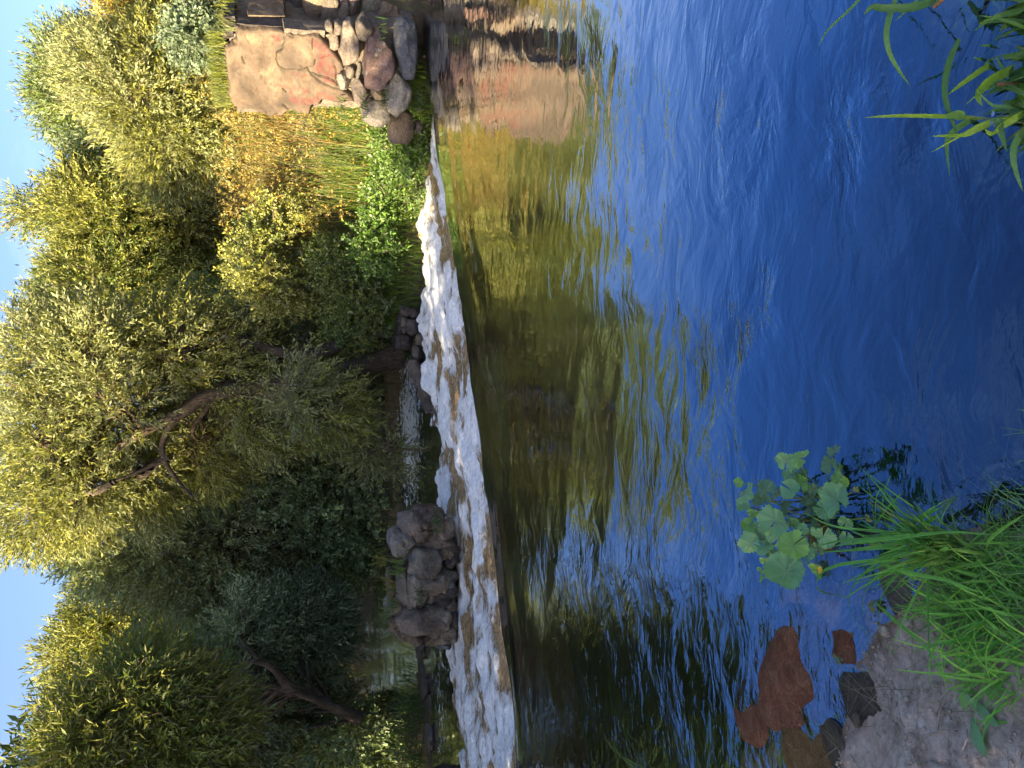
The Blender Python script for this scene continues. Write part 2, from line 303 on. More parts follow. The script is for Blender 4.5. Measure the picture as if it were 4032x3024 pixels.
# ------------------------------------------------------------------ ground: one sheet with the river cut into it
def poly_sd(px, py, poly):
    """signed distance to a polygon, negative inside"""
    poly = np.asarray(poly, float); d = np.full(px.shape, 1e9); inside = np.zeros(px.shape, bool)
    for a, b in zip(poly, np.roll(poly, -1, 0)):
        e = b - a; q = np.clip(((px - a[0]) * e[0] + (py - a[1]) * e[1]) / (e @ e), 0, 1)
        d = np.minimum(d, (px - a[0] - q * e[0]) ** 2 + (py - a[1] - q * e[1]) ** 2)
        c = ((a[1] > py) != (b[1] > py)) & (px < (b[0] - a[0]) * (py - a[1]) / (b[1] - a[1] + 1e-12) + a[0]); inside ^= c
    d = np.sqrt(d); return np.where(inside, -d, d)
POOL = [(-1.66, 2.22), (-1.31, 2.15), (-1.06, 2.14), (-0.92, 2.08), (-0.84, 2.02), (-0.74, 1.9), (-0.55, 1.79), (-0.37, 1.62), (-0.31, 1.46), (-0.06, 1.31), (0.4, 1.2), (1.02, 1.18),
        (2.0, 0.85), (5, 0.0), (10, -2.0), (14, 6), (8.19, 11.23), (6.04, 11.02), (4.81, 10.58), (4.05, 10.17), (2.2, 8.98), (0.43, 7.94), (-1.4, 6.95), (-3.2, 6.06), (-4.58, 5.28), (-3.81, 4.49), (-2.7, 3.4), (-2.08, 2.68)]
LOWER = [(-4.58, 5.28), (-3.2, 6.06), (-1.4, 6.95), (0.43, 7.94), (2.2, 8.98), (4.05, 10.17), (4.38, 11.39), (3.71, 13.13), (2.42, 13.57), (1.25, 13.78), (0.45, 13.93), (0.61, 15.19), (0.34, 16.32), (-1.27, 16.78), (-2.75, 15.93), (-3.92, 16.45), (-4.84, 19.29), (-6.04, 22.57), (-9.57, 25.46), (-26, 29), (-26, 24.5),
         (-12.7, 23.08), (-9.31, 21.26), (-7.75, 19.29), (-6.82, 17.1), (-6.45, 15.19), (-6.13, 14.14), (-6.37, 13.57), (-7.17, 12.91), (-7.11, 11.15), (-7.02, 8.7), (-6.46, 6.48)]
def height(x, y):
    dp = poly_sd(x, y, POOL); dl = poly_sd(x, y, LOWER); s, t = st(x, y)
    deep = 0.10 + 0.9 * smooth(0.0, 0.7, -dp - 0.02)
    left = smooth(-0.5, -0.8, x) * smooth(3.4, 2.8, y)                 # the shallow shelf of stones at the lower left of the photo
    deep = deep * (1 - left) + left * (0.03 + 0.55 * smooth(0.40, 1.0, -dp))
    near = 0.01 + 0.10 * smooth(0, 0.5, dp) + 0.28 * smooth(0.5, 4, dp)
    hp = np.where(dp < 0, -deep * smooth(0, 0.05, -dp), near)
    right = smooth(-1.0, 3.5, x - 0.15 * (y - 14)); far = smooth(13, 17, y)
    rise = (0.22 * smooth(0, 0.3, dl) + 0.5 * smooth(0.2, 2.5, dl) + 0.9 * smooth(2, 8, dl)) * (1 + 0.9 * right) + right * 0.9 * smooth(0.3, 2.0, dl)
    hl = np.where(dl < 0, LOW - 0.08 - 0.35 * smooth(0, 1.2, -dl), LOW + rise)
    h = np.minimum(hp, np.where((t < 0) & (s > -1.5), 9.0, hl)) if False else np.where(t < 0, hp, hl)
    bk = smooth(-1.2, -1.1, t) * (t < 0) * (s < 8.5); h = np.where(bk > 0, np.minimum(h, -0.9), h)
    h = np.where((t < 0) & (dp > 0) & (s > 7.9), np.maximum(h, -0.4 + 2.6 * smooth(0.2, 1.2, dp)), h)
    h = h + 0.05 * fbm2(x * 0.9, y * 0.9, 3, 3) * smooth(0.2, 2.0, np.minimum(np.abs(dp), np.abs(dl))) + 6.0 * smooth(40, 300, np.hypot(x, y))
    return h, dp, dl
def axis(segs):
    out = []
    for a, b, st_ in segs: out += list(np.arange(a, b, st_))
    return np.array(out + [segs[-1][1]])
gx = axis([(-400, -60, 40), (-60, -20, 4), (-20, -8, 0.6), (-8, -1.9, 0.14), (-1.9, 0.6, 0.013), (0.6, 8, 0.14), (8, 20, 0.6), (20, 60, 4), (60, 400, 40)])
gy = axis([(-300, -20, 30), (-20, -2, 1.2), (-2, 0.8, 0.1), (0.8, 2.9, 0.013), (2.9, 24, 0.15), (24, 40, 0.7), (40, 80, 4), (80, 500, 40)])
GX, GY = np.meshgrid(gx, gy, indexing='ij'); GH, DP, DL = height(GX, GY)
nearm = smooth(-2.2, -1.6, GX) * smooth(1.0, 0.5, GX) * smooth(3.2, 2.7, GY) * smooth(0.3, 0.8, GY)
lump = 0.028 * fbm2(GX * 4, GY * 4, 5, 11) + 0.014 * np.abs(fbm2(GX * 11, GY * 11, 4, 17)) - 0.012 * smooth(0.25, 0.5, fbm2(GX * 7 + 3, GY * 9, 3, 29))
GH = GH + nearm * lump * smooth(-0.25, 0.06, DP)
mud = nearm * smooth(1.6, 1.0, DP); bed = smooth(0.03, -0.04, np.minimum(DP, DL)); wet = smooth(0.10, 0.0, DP + 0.03 * fbm2(GX * 8, GY * 8, 3, 5)) * (GY < 9)
gm = mesh('ground', np.stack([GX, GY, GH], -1).reshape(-1, 3), grid_faces(len(gx), len(gy)), True, {'mud': mud.ravel(), 'bed': bed.ravel(), 'shelf': (bed * smooth(-0.45, -0.75, GX) * smooth(3.2, 2.8, GY) * smooth(0.5, 1.2, GY)).ravel(), 'wet': wet.ravel()})
tag(obj('ground', gm, None, [M_GROUND]), 'muddy river banks and brown stream bed', None, None, 'structure')
def gh(x, y): return float(height(np.array([[x]], float), np.array([[y]], float))[0][0, 0])
def ghv(x, y): return height(np.asarray(x, float)[None], np.asarray(y, float)[None])[0][0]

# ------------------------------------------------------------------ water above the weir
def pool_z(S, T):
    X, Y = xy(S, T)
    ph = T + 0.22 * noise2(S * 0.55, T * 0.4, 40) + 0.10 * noise2(S * 1.6, T * 0.9, 41) + 0.035 * S
    band = smooth(-3.2, -0.6, T); am = 0.6 + 0.8 * noise2(S * 0.35 + 9, T * 0.5, 42)
    z = 0.0065 * band * am * np.sin(2 * np.pi * ph / 0.62 + 1.5 * noise2(S * 0.3, T * 1.1, 47)) + 0.0012 * band * smooth(-0.1, 0.4, noise2(S * .6, T * .9, 48)) * np.sin(2 * np.pi * (ph * 1.0) / 0.27 + 3 * noise2(S * 0.8, T * 0.8, 43))
    Tj = T + 0.07 * noise2(S * 1.7, 0 * S, 44) + 0.03 * noise2(S * 6.1, 0 * S, 45); z = z - 0.06 * np.exp(np.minimum(Tj, 0) / 0.32) - 2.2 * np.maximum(Tj, 0) ** 2 + 0.008 * np.exp(-(Tj / 0.2) ** 2) * noise2(S * 3.3, T * 2, 46)
    dx = 0.35 * noise2(X * 0.7, Y * 0.7, 50)
    z = z + 0.0024 * fbm2(S * 1.5 + dx, T * 2.1, 3, 51) + 0.0009 * fbm2((S + dx) * 4.6, (T - dx) * 5.4, 2, 55)
    turb = ruffle(X, Y)
    z = z + turb * (0.0026 * fbm2(S * 5 + 2 * dx, T * 7, 3, 61))
    # the current heaps up in low oblique ridges where it turns towards the weir
    q = (X * 0.35 + Y * 0.94); z = z + 0.006 * np.exp(-((q - 4.3 - 0.25 * noise2(X * 0.9, 0 * X, 71)) / 0.10) ** 2) * smooth(-2.6, -1.5, X) * smooth(0.6, -0.3, X)
    z = z + 0.005 * np.exp(-((q - 3.55 - 0.2 * noise2(X * 1.2, 0 * X, 72)) / 0.07) ** 2) * smooth(-1.6, -0.9, X) * smooth(0.5, -0.2, X)
    return z
def ruffle(X, Y):
    r = smooth(-0.1, -1.1, X + 0.10 * (Y - 3)) * smooth(6.2, 3.6, Y + 0.35 * X) + 0.30 * smooth(0.25, 0.7, fbm2(X * 0.9 - 3, Y * 1.1, 3, 81)) * smooth(5.0, 3.2, Y)
    for bx, by, bw in BOILS: r = r + 1.1 * np.exp(-((X - bx) ** 2 + 2.2 * (Y - by) ** 2) / bw ** 2) * (0.6 + 0.6 * noise2(X * 9, Y * 9, 83))
    return np.clip(r * np.where(X < -0.6, 0.75, 1) + 0.12 * smooth(7, 4, Y), 0, 1)
BOILS = [(*at_z(x, y, 0)[:2], w_) for x, y, w_ in [(2990, 1180, .16), (2890, 1330, .18), (2760, 1430, .16), (3280, 560, .22), (3640, 470, .16), (3500, 330, .14), (2560, 1950, .2)]]
S1 = np.arange(-2.6, 14.5, 0.036); T1 = np.concatenate([np.arange(-9, -6.5, 0.06), np.arange(-6.5, 0.30, 0.024)])
SS, TT = np.meshgrid(S1, T1, indexing='ij'); ZZ = pool_z(SS, TT); XX, YY = xy(SS, TT); RU = ruffle(XX, YY)
nu, nv = SS.shape; v = np.stack([XX, YY, ZZ], -1).reshape(-1, 3); f = grid_faces(nu, nv)[:, ::-1]
rim = np.concatenate([np.arange(nu) * nv, (nu - 1) * nv + np.arange(1, nv), (np.arange(nu - 1)[::-1]) * nv + nv - 1, np.arange(1, nv - 1)[::-1]])
low = v[rim].copy(); low[:, 2] = -1.5; nb = len(v); k = np.arange(len(rim)); k2 = (k + 1) % len(rim)
skirt = np.stack([rim[k], rim[k2], nb + k2, nb + k], -1)
cen = low.mean(0, keepdims=True); cap = np.stack([nb + k, nb + k2, np.full(len(k), nb + len(low)), np.full(len(k), nb + len(low))], -1)
vv = np.vstack([v, low, cen]); ruf = np.concatenate([RU.ravel(), np.zeros(len(low) + 1)])
def closed(name, vv, quads, capq, ruf, extra=None):
    """quads plus a triangle fan, as one closed mesh"""
    me = bpy.data.meshes.new(name); tri = capq[:, :3]
    me.vertices.add(len(vv)); me.vertices.foreach_set('co', vv.astype(np.float32).ravel())
    loops = np.concatenate([quads.ravel(), tri.ravel()]).astype(np.int32); me.loops.add(len(loops)); me.loops.foreach_set('vertex_index', loops)
    starts = np.concatenate([np.arange(len(quads)) * 4, len(quads) * 4 + np.arange(len(tri)) * 3]).astype(np.int32)
    me.polygons.add(len(starts)); me.polygons.foreach_set('loop_start', starts); me.polygons.foreach_set('use_smooth', np.concatenate([np.ones(len(quads), bool), np.zeros(len(tri), bool)]))
    a = me.attributes.new('ruffle', 'FLOAT', 'POINT'); a.data.foreach_set('value', ruf.astype(np.float32))
    for n_, a_ in (extra or {}).items(): q = me.attributes.new(n_, 'FLOAT', 'POINT'); q.data.foreach_set('value', a_.astype(np.float32))
    me.update(); me.validate(); return me
pm = closed('water', vv, np.vstack([f, skirt]), cap, ruf)
tag(obj('water', pm, None, [M_WATER]), 'dark blue millpond sliding towards the weir crest', None, None, 'structure')

# the river below
rx = axis([(-36, -12, 0.5), (-12, 6.5, 0.09)]); ry = axis([(4.5, 22, 0.09), (22, 64, 0.6)])
RX, RY = np.meshgrid(rx, ry, indexing='ij'); rs, rt = st(RX, RY)
RZ = LOW + 0.010 * fbm2(RX * 1.1, RY * 1.1, 3, 90) + 0.005 * fbm2(RX * 3.5, RY * 3.5, 2, 92) * smooth(26, 18, RY)
rapid = np.exp(-(((RX + 0.9) / 1.9) ** 2 + ((RY - 15.0) / 1.8) ** 2)); rapid2 = np.exp(-(((RX + 5.0) / 2.2) ** 2 + ((RY - 11.9) / 1.0) ** 2))
fo = np.clip(0.80 * rapid + 0.45 * rapid2, 0, 1)
RZ = np.where(rt < 0.5, -1.3, RZ + 0.05 * rapid * fbm2(RX * 3, RY * 3, 3, 93))
nu, nv = RX.shape; v = np.stack([RX, RY, RZ], -1).reshape(-1, 3)
rim = np.concatenate([np.arange(nu) * nv, (nu - 1) * nv + np.arange(1, nv), (np.arange(nu - 1)[::-1]) * nv + nv - 1, np.arange(1, nv - 1)[::-1]])
low = v[rim].copy(); low[:, 2] = -2.2; nb = len(v); k = np.arange(len(rim)); k2 = (k + 1) % len(rim)
rm = closed('water', np.vstack([v, low, low.mean(0, keepdims=True)]), np.vstack([grid_faces(nu, nv)[:, ::-1], np.stack([rim[k], rim[k2], nb + k2, nb + k], -1)]),
            np.stack([nb + k, nb + k2, np.full(len(k), nb + len(low)), np.full(len(k), 0)], -1), np.concatenate([np.full(nu * nv, 0.12), np.zeros(len(low) + 1)]), {'foam': np.concatenate([fo.ravel(), np.zeros(len(low) + 1)])})
tag(obj('water', rm, None, [M_RIVER]), 'dark river running away below the weir', None, None, 'structure')

# white water under the crest
S2 = np.arange(-2.2, 9.4, 0.03); T2 = np.arange(0.10, 8.5, 0.03); SS, TT = np.meshgrid(S2, T2, indexing='ij'); XX, YY = xy(SS, TT)
farT = np.interp(SS, [-2.2, 0, 1, 1.77, 2.4, 2.86, 3.4, 3.9, 4.7, 6.8, 7.5, 8.2, 9, 9.4], [4.0, 5.0, 5.0, 4.9, 4.5, 4.4, 4.5, 4.6, 4.5, 4.6, 4.1, 3.5, 2.8, 2.2]) + 0.35 * noise2(SS * 1.4, SS * 0.2, 100)
body = smooth(0.25, -0.7, TT - farT + 0.5 * noise2(SS * 2.6, TT * 3.1, 110) + 0.25 * noise2(SS * 7, TT * 8, 111)); big = fbm2(SS * 1.0, TT * 1.9, 3, 101); med = fbm2(SS * 3.2 + 0.5 * big, TT * 6 - 0.5 * big, 3, 103)
ZF = LOW + 0.02 + 0.20 * smooth(0.9, 0.1, TT) + body * (0.06 + 0.05 * big - 0.03 * np.abs(med) + 0.05 * smooth(0.0, 0.6, fbm2(SS * 1.2, TT * 3.4, 3, 107)) + 0.016 * fbm2(SS * 5, TT * 13, 3, 112)) - 0.14 * (1 - body)
ZF += 0.10 * np.exp(-((XX - 2.6) / 0.5) ** 2 - ((YY - 12.7) / 0.6) ** 2)
fo = np.clip(0.54 + 0.62 * big + 0.55 * med - 0.25 * (1 - body) + 0.12 * smooth(1.5, 3, TT) - 0.45 * smooth(2.6, 0.8, TT) * smooth(4.6, 1.4, SS), 0, 1)
keep = (TT < farT + 0.15)
fq = grid_faces(*SS.shape); fq = fq[keep.ravel()[fq].all(1)]
foam_me = mesh('foam', np.stack([XX, YY, ZF], -1).reshape(-1, 3), fq[:, ::-1], True, {'foam': fo.ravel()})
tag(obj('foam', foam_me, None, [M_FOAM]), 'churning white foam with amber gaps below the weir crest', None, None, 'stuff')

# weir sill
def box_mesh(name, c0, c1, w_, h_, bump=0.01, n=40):
    c0 = np.array(c0, float); c1 = np.array(c1, float); d = c1 - c0; d /= np.linalg.norm(d); side = np.array([-d[1], d[0], 0.0]); side /= np.linalg.norm(side); u = np.array([0, 0, 1.0])
    pts = []
    for i in range(n):
        c = c0 + (c1 - c0) * i / (n - 1); j = bump * noise2(np.array(i * 0.7), np.array(0.3), 5); k_ = bump * noise2(np.array(i * 0.9), np.array(4.3), 6)
        pts += [c - side * w_ / 2 - u * h_, c + side * w_ / 2 - u * h_, c + side * (w_ / 2 + j) + u * k_, c - side * (w_ / 2 + j) + u * k_]
    f = [(i * 4 + a, i * 4 + (a + 1) % 4, i * 4 + 4 + (a + 1) % 4, i * 4 + 4 + a) for i in range(n - 1) for a in range(4)] + [(3, 2, 1, 0), (n * 4 - 4, n * 4 - 3, n * 4 - 2, n * 4 - 1)]
    return mesh(name, pts, f)
a0 = xy(-2.0, 0.12); a1 = xy(8.5, 0.12)
tag(obj('weir_beam', box_mesh('weir_beam', (*a0, -0.24), (*a1, -0.24), 0.22, 0.45), None, [M_WOOD]), 'long brown wooden weir beam carrying the smooth water crest', 'weir beam')

# ------------------------------------------------------------------ stones
def ico(sub):
    import bmesh
    bm = bmesh.new(); bmesh.ops.create_icosphere(bm, subdivisions=sub, radius=1); v = np.array([q.co[:] for q in bm.verts]); f = np.array([[q.index for q in p.verts] for p in bm.faces]); bm.free(); return v, f
ICO = {2: ico(2), 3: ico(3), 4: ico(4)}
def stone_mesh(name, r, seed, sub=3, sq=0.75, rough=0.10, facets=5, crag=0.025):
    v, f = ICO[sub]; rg = np.random.default_rng(seed)
    q = np.sign(v) * np.abs(v) ** sq; q = q / np.max(np.abs(q), axis=1, keepdims=True) * (0.55 * np.linalg.norm(v, axis=1, keepdims=True) + 0.45 * np.max(np.abs(v), axis=1, keepdims=True)) if sq < 1 else v.copy()
    q = v * (1 - 0.45) + 0.45 * (v / np.max(np.abs(v), axis=1, keepdims=True)) * 0.82 if sq < 0.9 else v.copy()
    for _ in range(facets):
        n = rg.normal(size=3); n /= np.linalg.norm(n); d = rg.uniform(0.62, 0.86); e = q @ n - d; q = q - np.maximum(e, 0)[:, None] * n * 0.85
    q = q * (1 + rough * fbm3(v * 1.5 + seed * 3.1, 3, seed)[:, None] + 0.25 * rough * fbm3(v * 6 + seed, 2, seed + 5)[:, None] - crag * (1 - np.minimum(1, 4.5 * np.abs(fbm3(v * 2.6 + seed * 1.7, 2, seed + 9))))[:, None])
    return mesh(name, q * np.array(r), f, True)
def add_stone(name, p, r, mat, seed, parent=None, rot=(0, 0, 0), sub=3, **kw):
    o = obj(name, stone_mesh(name, r, seed, sub, **kw), parent, [mat]); o.location = p; o.rotation_euler = rot; return o

# ------------------------------------------------------------------ the stone pier on the right
D1 = np.array([-0.74, 0.673, 0]); N1 = np.array([-0.673, -0.74, 0]); D2 = np.array([0.80, 0.60, 0]); N2 = np.array([0.60, -0.80, 0]); PC = np.array([4.72, 10.43, 0.0])
def z1(X, Y): return 780 + X / 2.4043, Y / 2.4043           # from the close-up I measured to photo pixels
def on1(X, Y, depth=0.0): return at_plane(*z1(X, Y), PC - N1 * depth, N1)
def on2(X, Y, depth=0.0): return at_plane(*z1(X, Y), PC - N2 * depth, N2)
pier = empty('stone_pier', (4.6, 10.8, 0), 'ruined stone pier with pale painted render over stacked boulders beside the water', 'stone pier')
PIN = Matrix.Translation((-4.6, -10.8, 0))
def pier_part(o): o.parent = pier; o.matrix_parent_inverse = PIN; return o
def pier_stone(X, Y, hx, hy, mat, seed, face=1, depth=0.12, thick=0.32, sub=3, tilt=0.0, **kw):
    p = (on1 if face == 1 else on2)(X, Y, depth); dist = p[1] / math.cos(PITCH); sc_ = dist / F_PX / 2.4043
    az = math.atan2(D1[1], D1[0]) if face == 1 else math.atan2(D2[1], D2[0])
    cosf = abs((D1 if face == 1 else D2)[0]) * 1.0
    o = add_stone('stone', p, (hy * sc_ / (0.62 + 0.38 * cosf) * 1.06, thick, hx * sc_ * 1.06), mat, seed, None, (0, tilt, az), sub, **kw); return pier_part(o)
# render face: a fine sheet in the plane of the wall, its outline, cracks and paint measured on the photo
OUT = [(360, 250), (600, 262), (820, 285), (1000, 300), (1150, 315), (1260, 440), (1350, 560), (1395, 640), (1380, 700), (1400, 850), (1490, 930), (1500, 990), (1300, 985), (1165, 960), (1150, 1020), (1080, 1010),
       (1050, 1100), (950, 1085), (860, 1050), (800, 1115), (700, 1130), (560, 1080), (450, 1040), (340, 1030), (290, 960), (270, 800), (250, 640), (240, 520), (250, 430), (350, 380)]
PLATE = [(820, 290), (1000, 300), (1150, 315), (1260, 440), (1330, 520), (1180, 540), (1110, 560), (1090, 630), (960, 655), (830, 658), (770, 625), (738, 555), (745, 505), (795, 450), (835, 330)]
CRACKS = [[(800, 255), (840, 330), (795, 450), (745, 500), (735, 560), (765, 625), (830, 658), (960, 655), (1090, 628), (1110, 560)], [(840, 330), (900, 335)], [(1030, 640), (1075, 715), (1140, 765), (1200, 800), (1280, 830), (1390, 860)],
          [(800, 845), (840, 885)], [(410, 530), (440, 600)], [(795, 985), (850, 1030)], [(1090, 365), (1092, 470)], [(1300, 640), (1310, 800), (1440, 760)], [(1080, 700), (1290, 760)], [(650, 1060), (652, 1130)], [(345, 250), (355, 380)]]
RED = [[(990, 330), (1110, 360), (1200, 400), (1260, 470), (1180, 480), (1060, 450), (1010, 420)], [(1100, 500), (1250, 480), (1330, 540), (1200, 560), (1110, 560)], [(1085, 600), (1180, 560), (1290, 600), (1320, 690), (1290, 780), (1200, 800), (1180, 700), (1090, 690)],
       [(880, 690), (1040, 690), (1050, 740), (900, 720)], [(660, 800), (880, 820), (1040, 840), (1020, 870), (880, 860)], [(880, 860), (920, 870), (915, 920), (880, 915)], [(870, 930), (1060, 925), (1180, 880), (1300, 900), (1270, 950), (1100, 960), (960, 1000), (880, 970)], [(690, 340), (800, 320), (780, 400), (720, 400)]]
uu = np.arange(-0.42, 2.35, 0.0125); zz = np.arange(0.3, 3.1, 0.0125); U, Zg = np.meshgrid(uu, zz, indexing='ij')
WX = PC[0] + D1[0] * U; WY = PC[1] + D1[1] * U
cz = WY * math.cos(PITCH) - (Zg - CAM_H) * math.sin(PITCH); cyd = -(WY * math.sin(PITCH) + (Zg - CAM_H) * math.cos(PITCH))
FX = 2016 + F_PX * cyd / cz; FY = 1512 - F_PX * WX / cz; EX = (FX - 780) * 2.4043; EY = FY * 2.4043      # where each grid point lies on the close-up
wob = 14 * noise2(U * 9, Zg * 9, 120) + 9 * noise2(U * 24, Zg * 24, 121)
inside = poly_sd(EX + wob, EY + wob, OUT); plate = poly_sd(EX + 0.5 * wob, EY + 0.5 * wob, PLATE)
crk = np.full(U.shape, 1e9)
for pl in CRACKS:
    for a, b in zip(pl[:-1], pl[1:]):
        a = np.array(a, float); b = np.array(b, float); e = b - a; q = np.clip(((EX + 0.6 * wob - a[0]) * e[0] + (EY + 0.6 * wob - a[1]) * e[1]) / (e @ e), 0, 1)
        crk = np.minimum(crk, np.hypot(EX + 0.6 * wob - a[0] - q * e[0], EY + 0.6 * wob - a[1] - q * e[1]))
crack = smooth(8, 3.0, crk)
paint = np.zeros(U.shape)
for pl in RED: paint = np.maximum(paint, smooth(14, -14, poly_sd(EX + 1.5 * wob, EY + 1.5 * wob, pl)))
dn = 0.03 * fbm2(U * 2.2, Zg * 2.2, 4, 130) + 0.012 * fbm2(U * 9, Zg * 6, 3, 133) + 0.03 * smooth(4, -6, plate) - 0.035 * crack - 0.10 * smooth(-45, 0, inside) ** 2
Pf = np.stack([WX + N1[0] * dn, WY + N1[1] * dn, Zg], -1).reshape(-1, 3)
fq = grid_faces(*U.shape); fq = fq[(inside.ravel()[fq] < 0).all(1)]
# give the sheet its thickness: a back copy and a rim
used = np.unique(fq); remap = -np.ones(len(Pf), int); remap[used] = np.arange(len(used)); fq2 = remap[fq]; Pv = Pf[used]; nb = len(Pv)
edges = {}
for q in fq2:
    for a, b in zip(q, np.roll(q, -1)):
        key = (min(a, b), max(a, b)); edges[key] = None if key in edges else (a, b)
rimq = np.array([(b, a, a + nb, b + nb) for e in edges.values() if e for a, b in [e]])
back = Pv.copy(); back[:, :2] -= N1[:2] * 0.22
va = np.vstack([Pv, back]); fa = np.vstack([fq2, rimq, fq2[:, ::-1] + nb])
at2 = {'paint': np.tile(paint.ravel()[used], 2), 'crack': np.tile(crack.ravel()[used], 2)}
ofs = np.array([4.6, 10.8, 0])
o = obj('render_face', mesh('render_face', va - ofs, fa, True, at2), pier, [M_RENDER]); o['label'] = 'pale cracked render with faded red paint'
# core behind the stones
core = MB()
def slab_px(pts, n_, fn, d0, d1):
    front = np.array([fn(*q, d0) for q in pts]); backp = front - n_ * (d1 - d0); m = len(pts)
    v = np.vstack([front, backp, front.mean(0, keepdims=True), backp.mean(0, keepdims=True)]); f = []
    for i in range(m): j = (i + 1) % m; f += [(i, j, j + m, i + m), (2 * m, j, i, 2 * m), (2 * m + 1, i + m, j + m, 2 * m + 1)]
    return v, [q if len(set(q)) == 4 else q for q in f]
def poly_prism(name, pts, n_, fn, d0, d1, mat, jitter=0.0):
    import bmesh
    bm = bmesh.new(); A = [bm.verts.new(tuple(fn(*q, d0) - ofs)) for q in pts]; B = [bm.verts.new(tuple(fn(*q, d0) - n_ * (d1 - d0) - ofs)) for q in pts]
    m = len(pts); bm.faces.new(A); bm.faces.new(B[::-1])
    for i in range(m): bm.faces.new((A[i], B[i], B[(i + 1) % m], A[(i + 1) % m]))
    bmesh.ops.recalc_face_normals(bm, faces=bm.faces); bmesh.ops.triangulate(bm, faces=bm.faces[:]); bmesh.ops.subdivide_edges(bm, edges=bm.edges[:], cuts=3, use_grid_fill=True)
    for q in bm.verts:
        d = noise3(np.array(q.co[:])[None] * 3.3, 7)[0]; d2 = noise3(np.array(q.co[:])[None] * 9.1, 8)[0]; q.co += Vector((0.03 * d + jitter * d2, 0.03 * d, 0.02 * d2 + 0.01 * d))
    me = bpy.data.meshes.new(name); bm.to_mesh(me); bm.free()
    return obj(name, me, pier, [mat])
poly_prism('mortar_core', [(300, 330), (1180, 330), (1330, 300), (1700, 260), (2060, 240), (2075, 480), (1950, 760), (1960, 960), (1700, 1000), (1480, 950), (1100, 1020), (850, 1010), (560, 1010), (330, 960)], N1, on1, 0.13, 1.5, M_MORTAR)
poly_prism('mortar_core', [(340, 215), (1200, 200), (1600, 220), (2070, 240), (2070, -160), (1000, -160), (300, -160)], N2, on2, 0.22, 1.6, M_MORTAR)
poly_prism('concrete_block', [(480, 150), (815, 150), (820, -20), (470, -20)], N2, on2, 0.06, 0.6, M_ST_TAN, 0.008)
poly_prism('concrete_block', [(235, 165), (345, 160), (352, 375), (235, 375)], N1, on1, 0.10, 0.7, M_ST_DARK, 0.008)
poly_prism('mortar_edge', [(800, 165), (1195, 200), (1200, 290), (1100, 280), (820, 262)], N2, on2, 0.03, 0.3, M_MORTAR, 0.01)
poly_prism('mortar_edge', [(360, 160), (800, 175), (812, 250), (365, 225)], N2, on2, 0.08, 0.3, M_ST_DARK, 0.01)
PS = [(1420, 410, 102, 200, M_ST_BROWN, 1, .10, .36), (1690, 565, 162, 250, M_ST_RED, 1, .08, .42), (1962, 465, 118, 240, M_ST_BLUE, 1, .06, .42), (1885, 860, 120, 185, M_ST_GREY, 1, .04, .36), (1520, 838, 82, 100, M_ST_BROWN, 1, .10, .25),
      (1695, 862, 76, 50, M_ST_TAN, 1, .10, .2), (1512, 668, 24, 72, M_ST_GREY, 1, .14, .16), (1370, 750, 68, 74, M_ST_GREY, 1, .10, .2), (1440, 660, 44, 52, M_MORTAR, 1, .14, .2), (1240, 245, 38, 50, M_MORTAR, 1, .14, .2), (1330, 250, 50, 52, M_ST_BROWN, 1, .14, .2),
      (1285, 375, 46, 90, M_ST_BROWN, 1, .14, .25), (1562, 245, 84, 96, M_MORTAR, 1, .08, .3), (1835, 640, 50, 60, M_ST_TAN, 1, .18, .2), (1770, 760, 40, 40, M_ST_BROWN, 1, .16, .2), (1625, 760, 30, 50, M_ST_GREY, 1, .18, .2),
      (1100, 25, 125, 70, M_ST_TAN, 2, .06, .32), (1260, 45, 50, 40, M_ST_RED, 2, .12, .25), (1430, 70, 108, 85, M_ST_RED, 2, .08, .32), (1655, 62, 120, 95, M_ST_GREY, 2, .08, .32), (1925, 60, 125, 100, M_ST_DARK, 2, .06, .35), (1250, 130, 90, 70, M_MORTAR, 2, .16, .3),
      (1380, 165, 60, 52, M_MORTAR, 2, .16, .25), (1820, 205, 118, 70, M_ST_TAN, 2, .10, .3), (960, 100, 75, 85, M_ST_DARK, 2, .34, .3), (1130, -110, 130, 80, M_ST_BROWN, 2, .06, .3), (1440, -110, 130, 80, M_ST_GREY, 2, .06, .3), (1740, -110, 130, 90, M_ST_BROWN, 2, .06, .3), (1980, -140, 110, 90, M_ST_BLUE, 2, .06, .3),
      (640, -120, 140, 90, M_ST_GREY, 2, .1, .3), (880, -110, 90, 80, M_ST_BROWN, 2, .1, .3)]
for i, (X, Y, hx, hy, m, fc, dp_, th) in enumerate(PS):
    pier_stone(X, Y, hx, hy, m, 200 + i, fc, dp_, th, 4 if hx > 60 else 3, tilt=rng.uniform(-.12, .12), facets=9, crag=.05)
for i, (X, Y, hx, hy, m, lab) in enumerate([(1680, 1050, 138, 100, M_ST_GREY, 'grey brown boulder lodged at the left edge of the pier above two others'), (1912, 1190, 120, 142, M_ST_TAN, 'sunlit tan boulder at the lower left foot of the pier'), (2075, 1200, 42, 58, M_ST_BROWN, 'small brown stone at the water edge below the tan boulder'),
                                            (1720, 1010, 40, 40, M_MORTAR, 'small pale stone wedged between pier boulders near green weeds')]):
    p = on1(X, Y, 0.02); q = p[1] / math.cos(PITCH) / F_PX / 2.4043
    tag(add_stone('boulder', p, (hy * q * 1.15, 0.3 if hx > 60 else 0.12, hx * q * 1.05), m, 260 + i, None, (0, rng.uniform(-.1, .1), math.atan2(D1[1], D1[0])), crag=.05), lab, 'boulder')
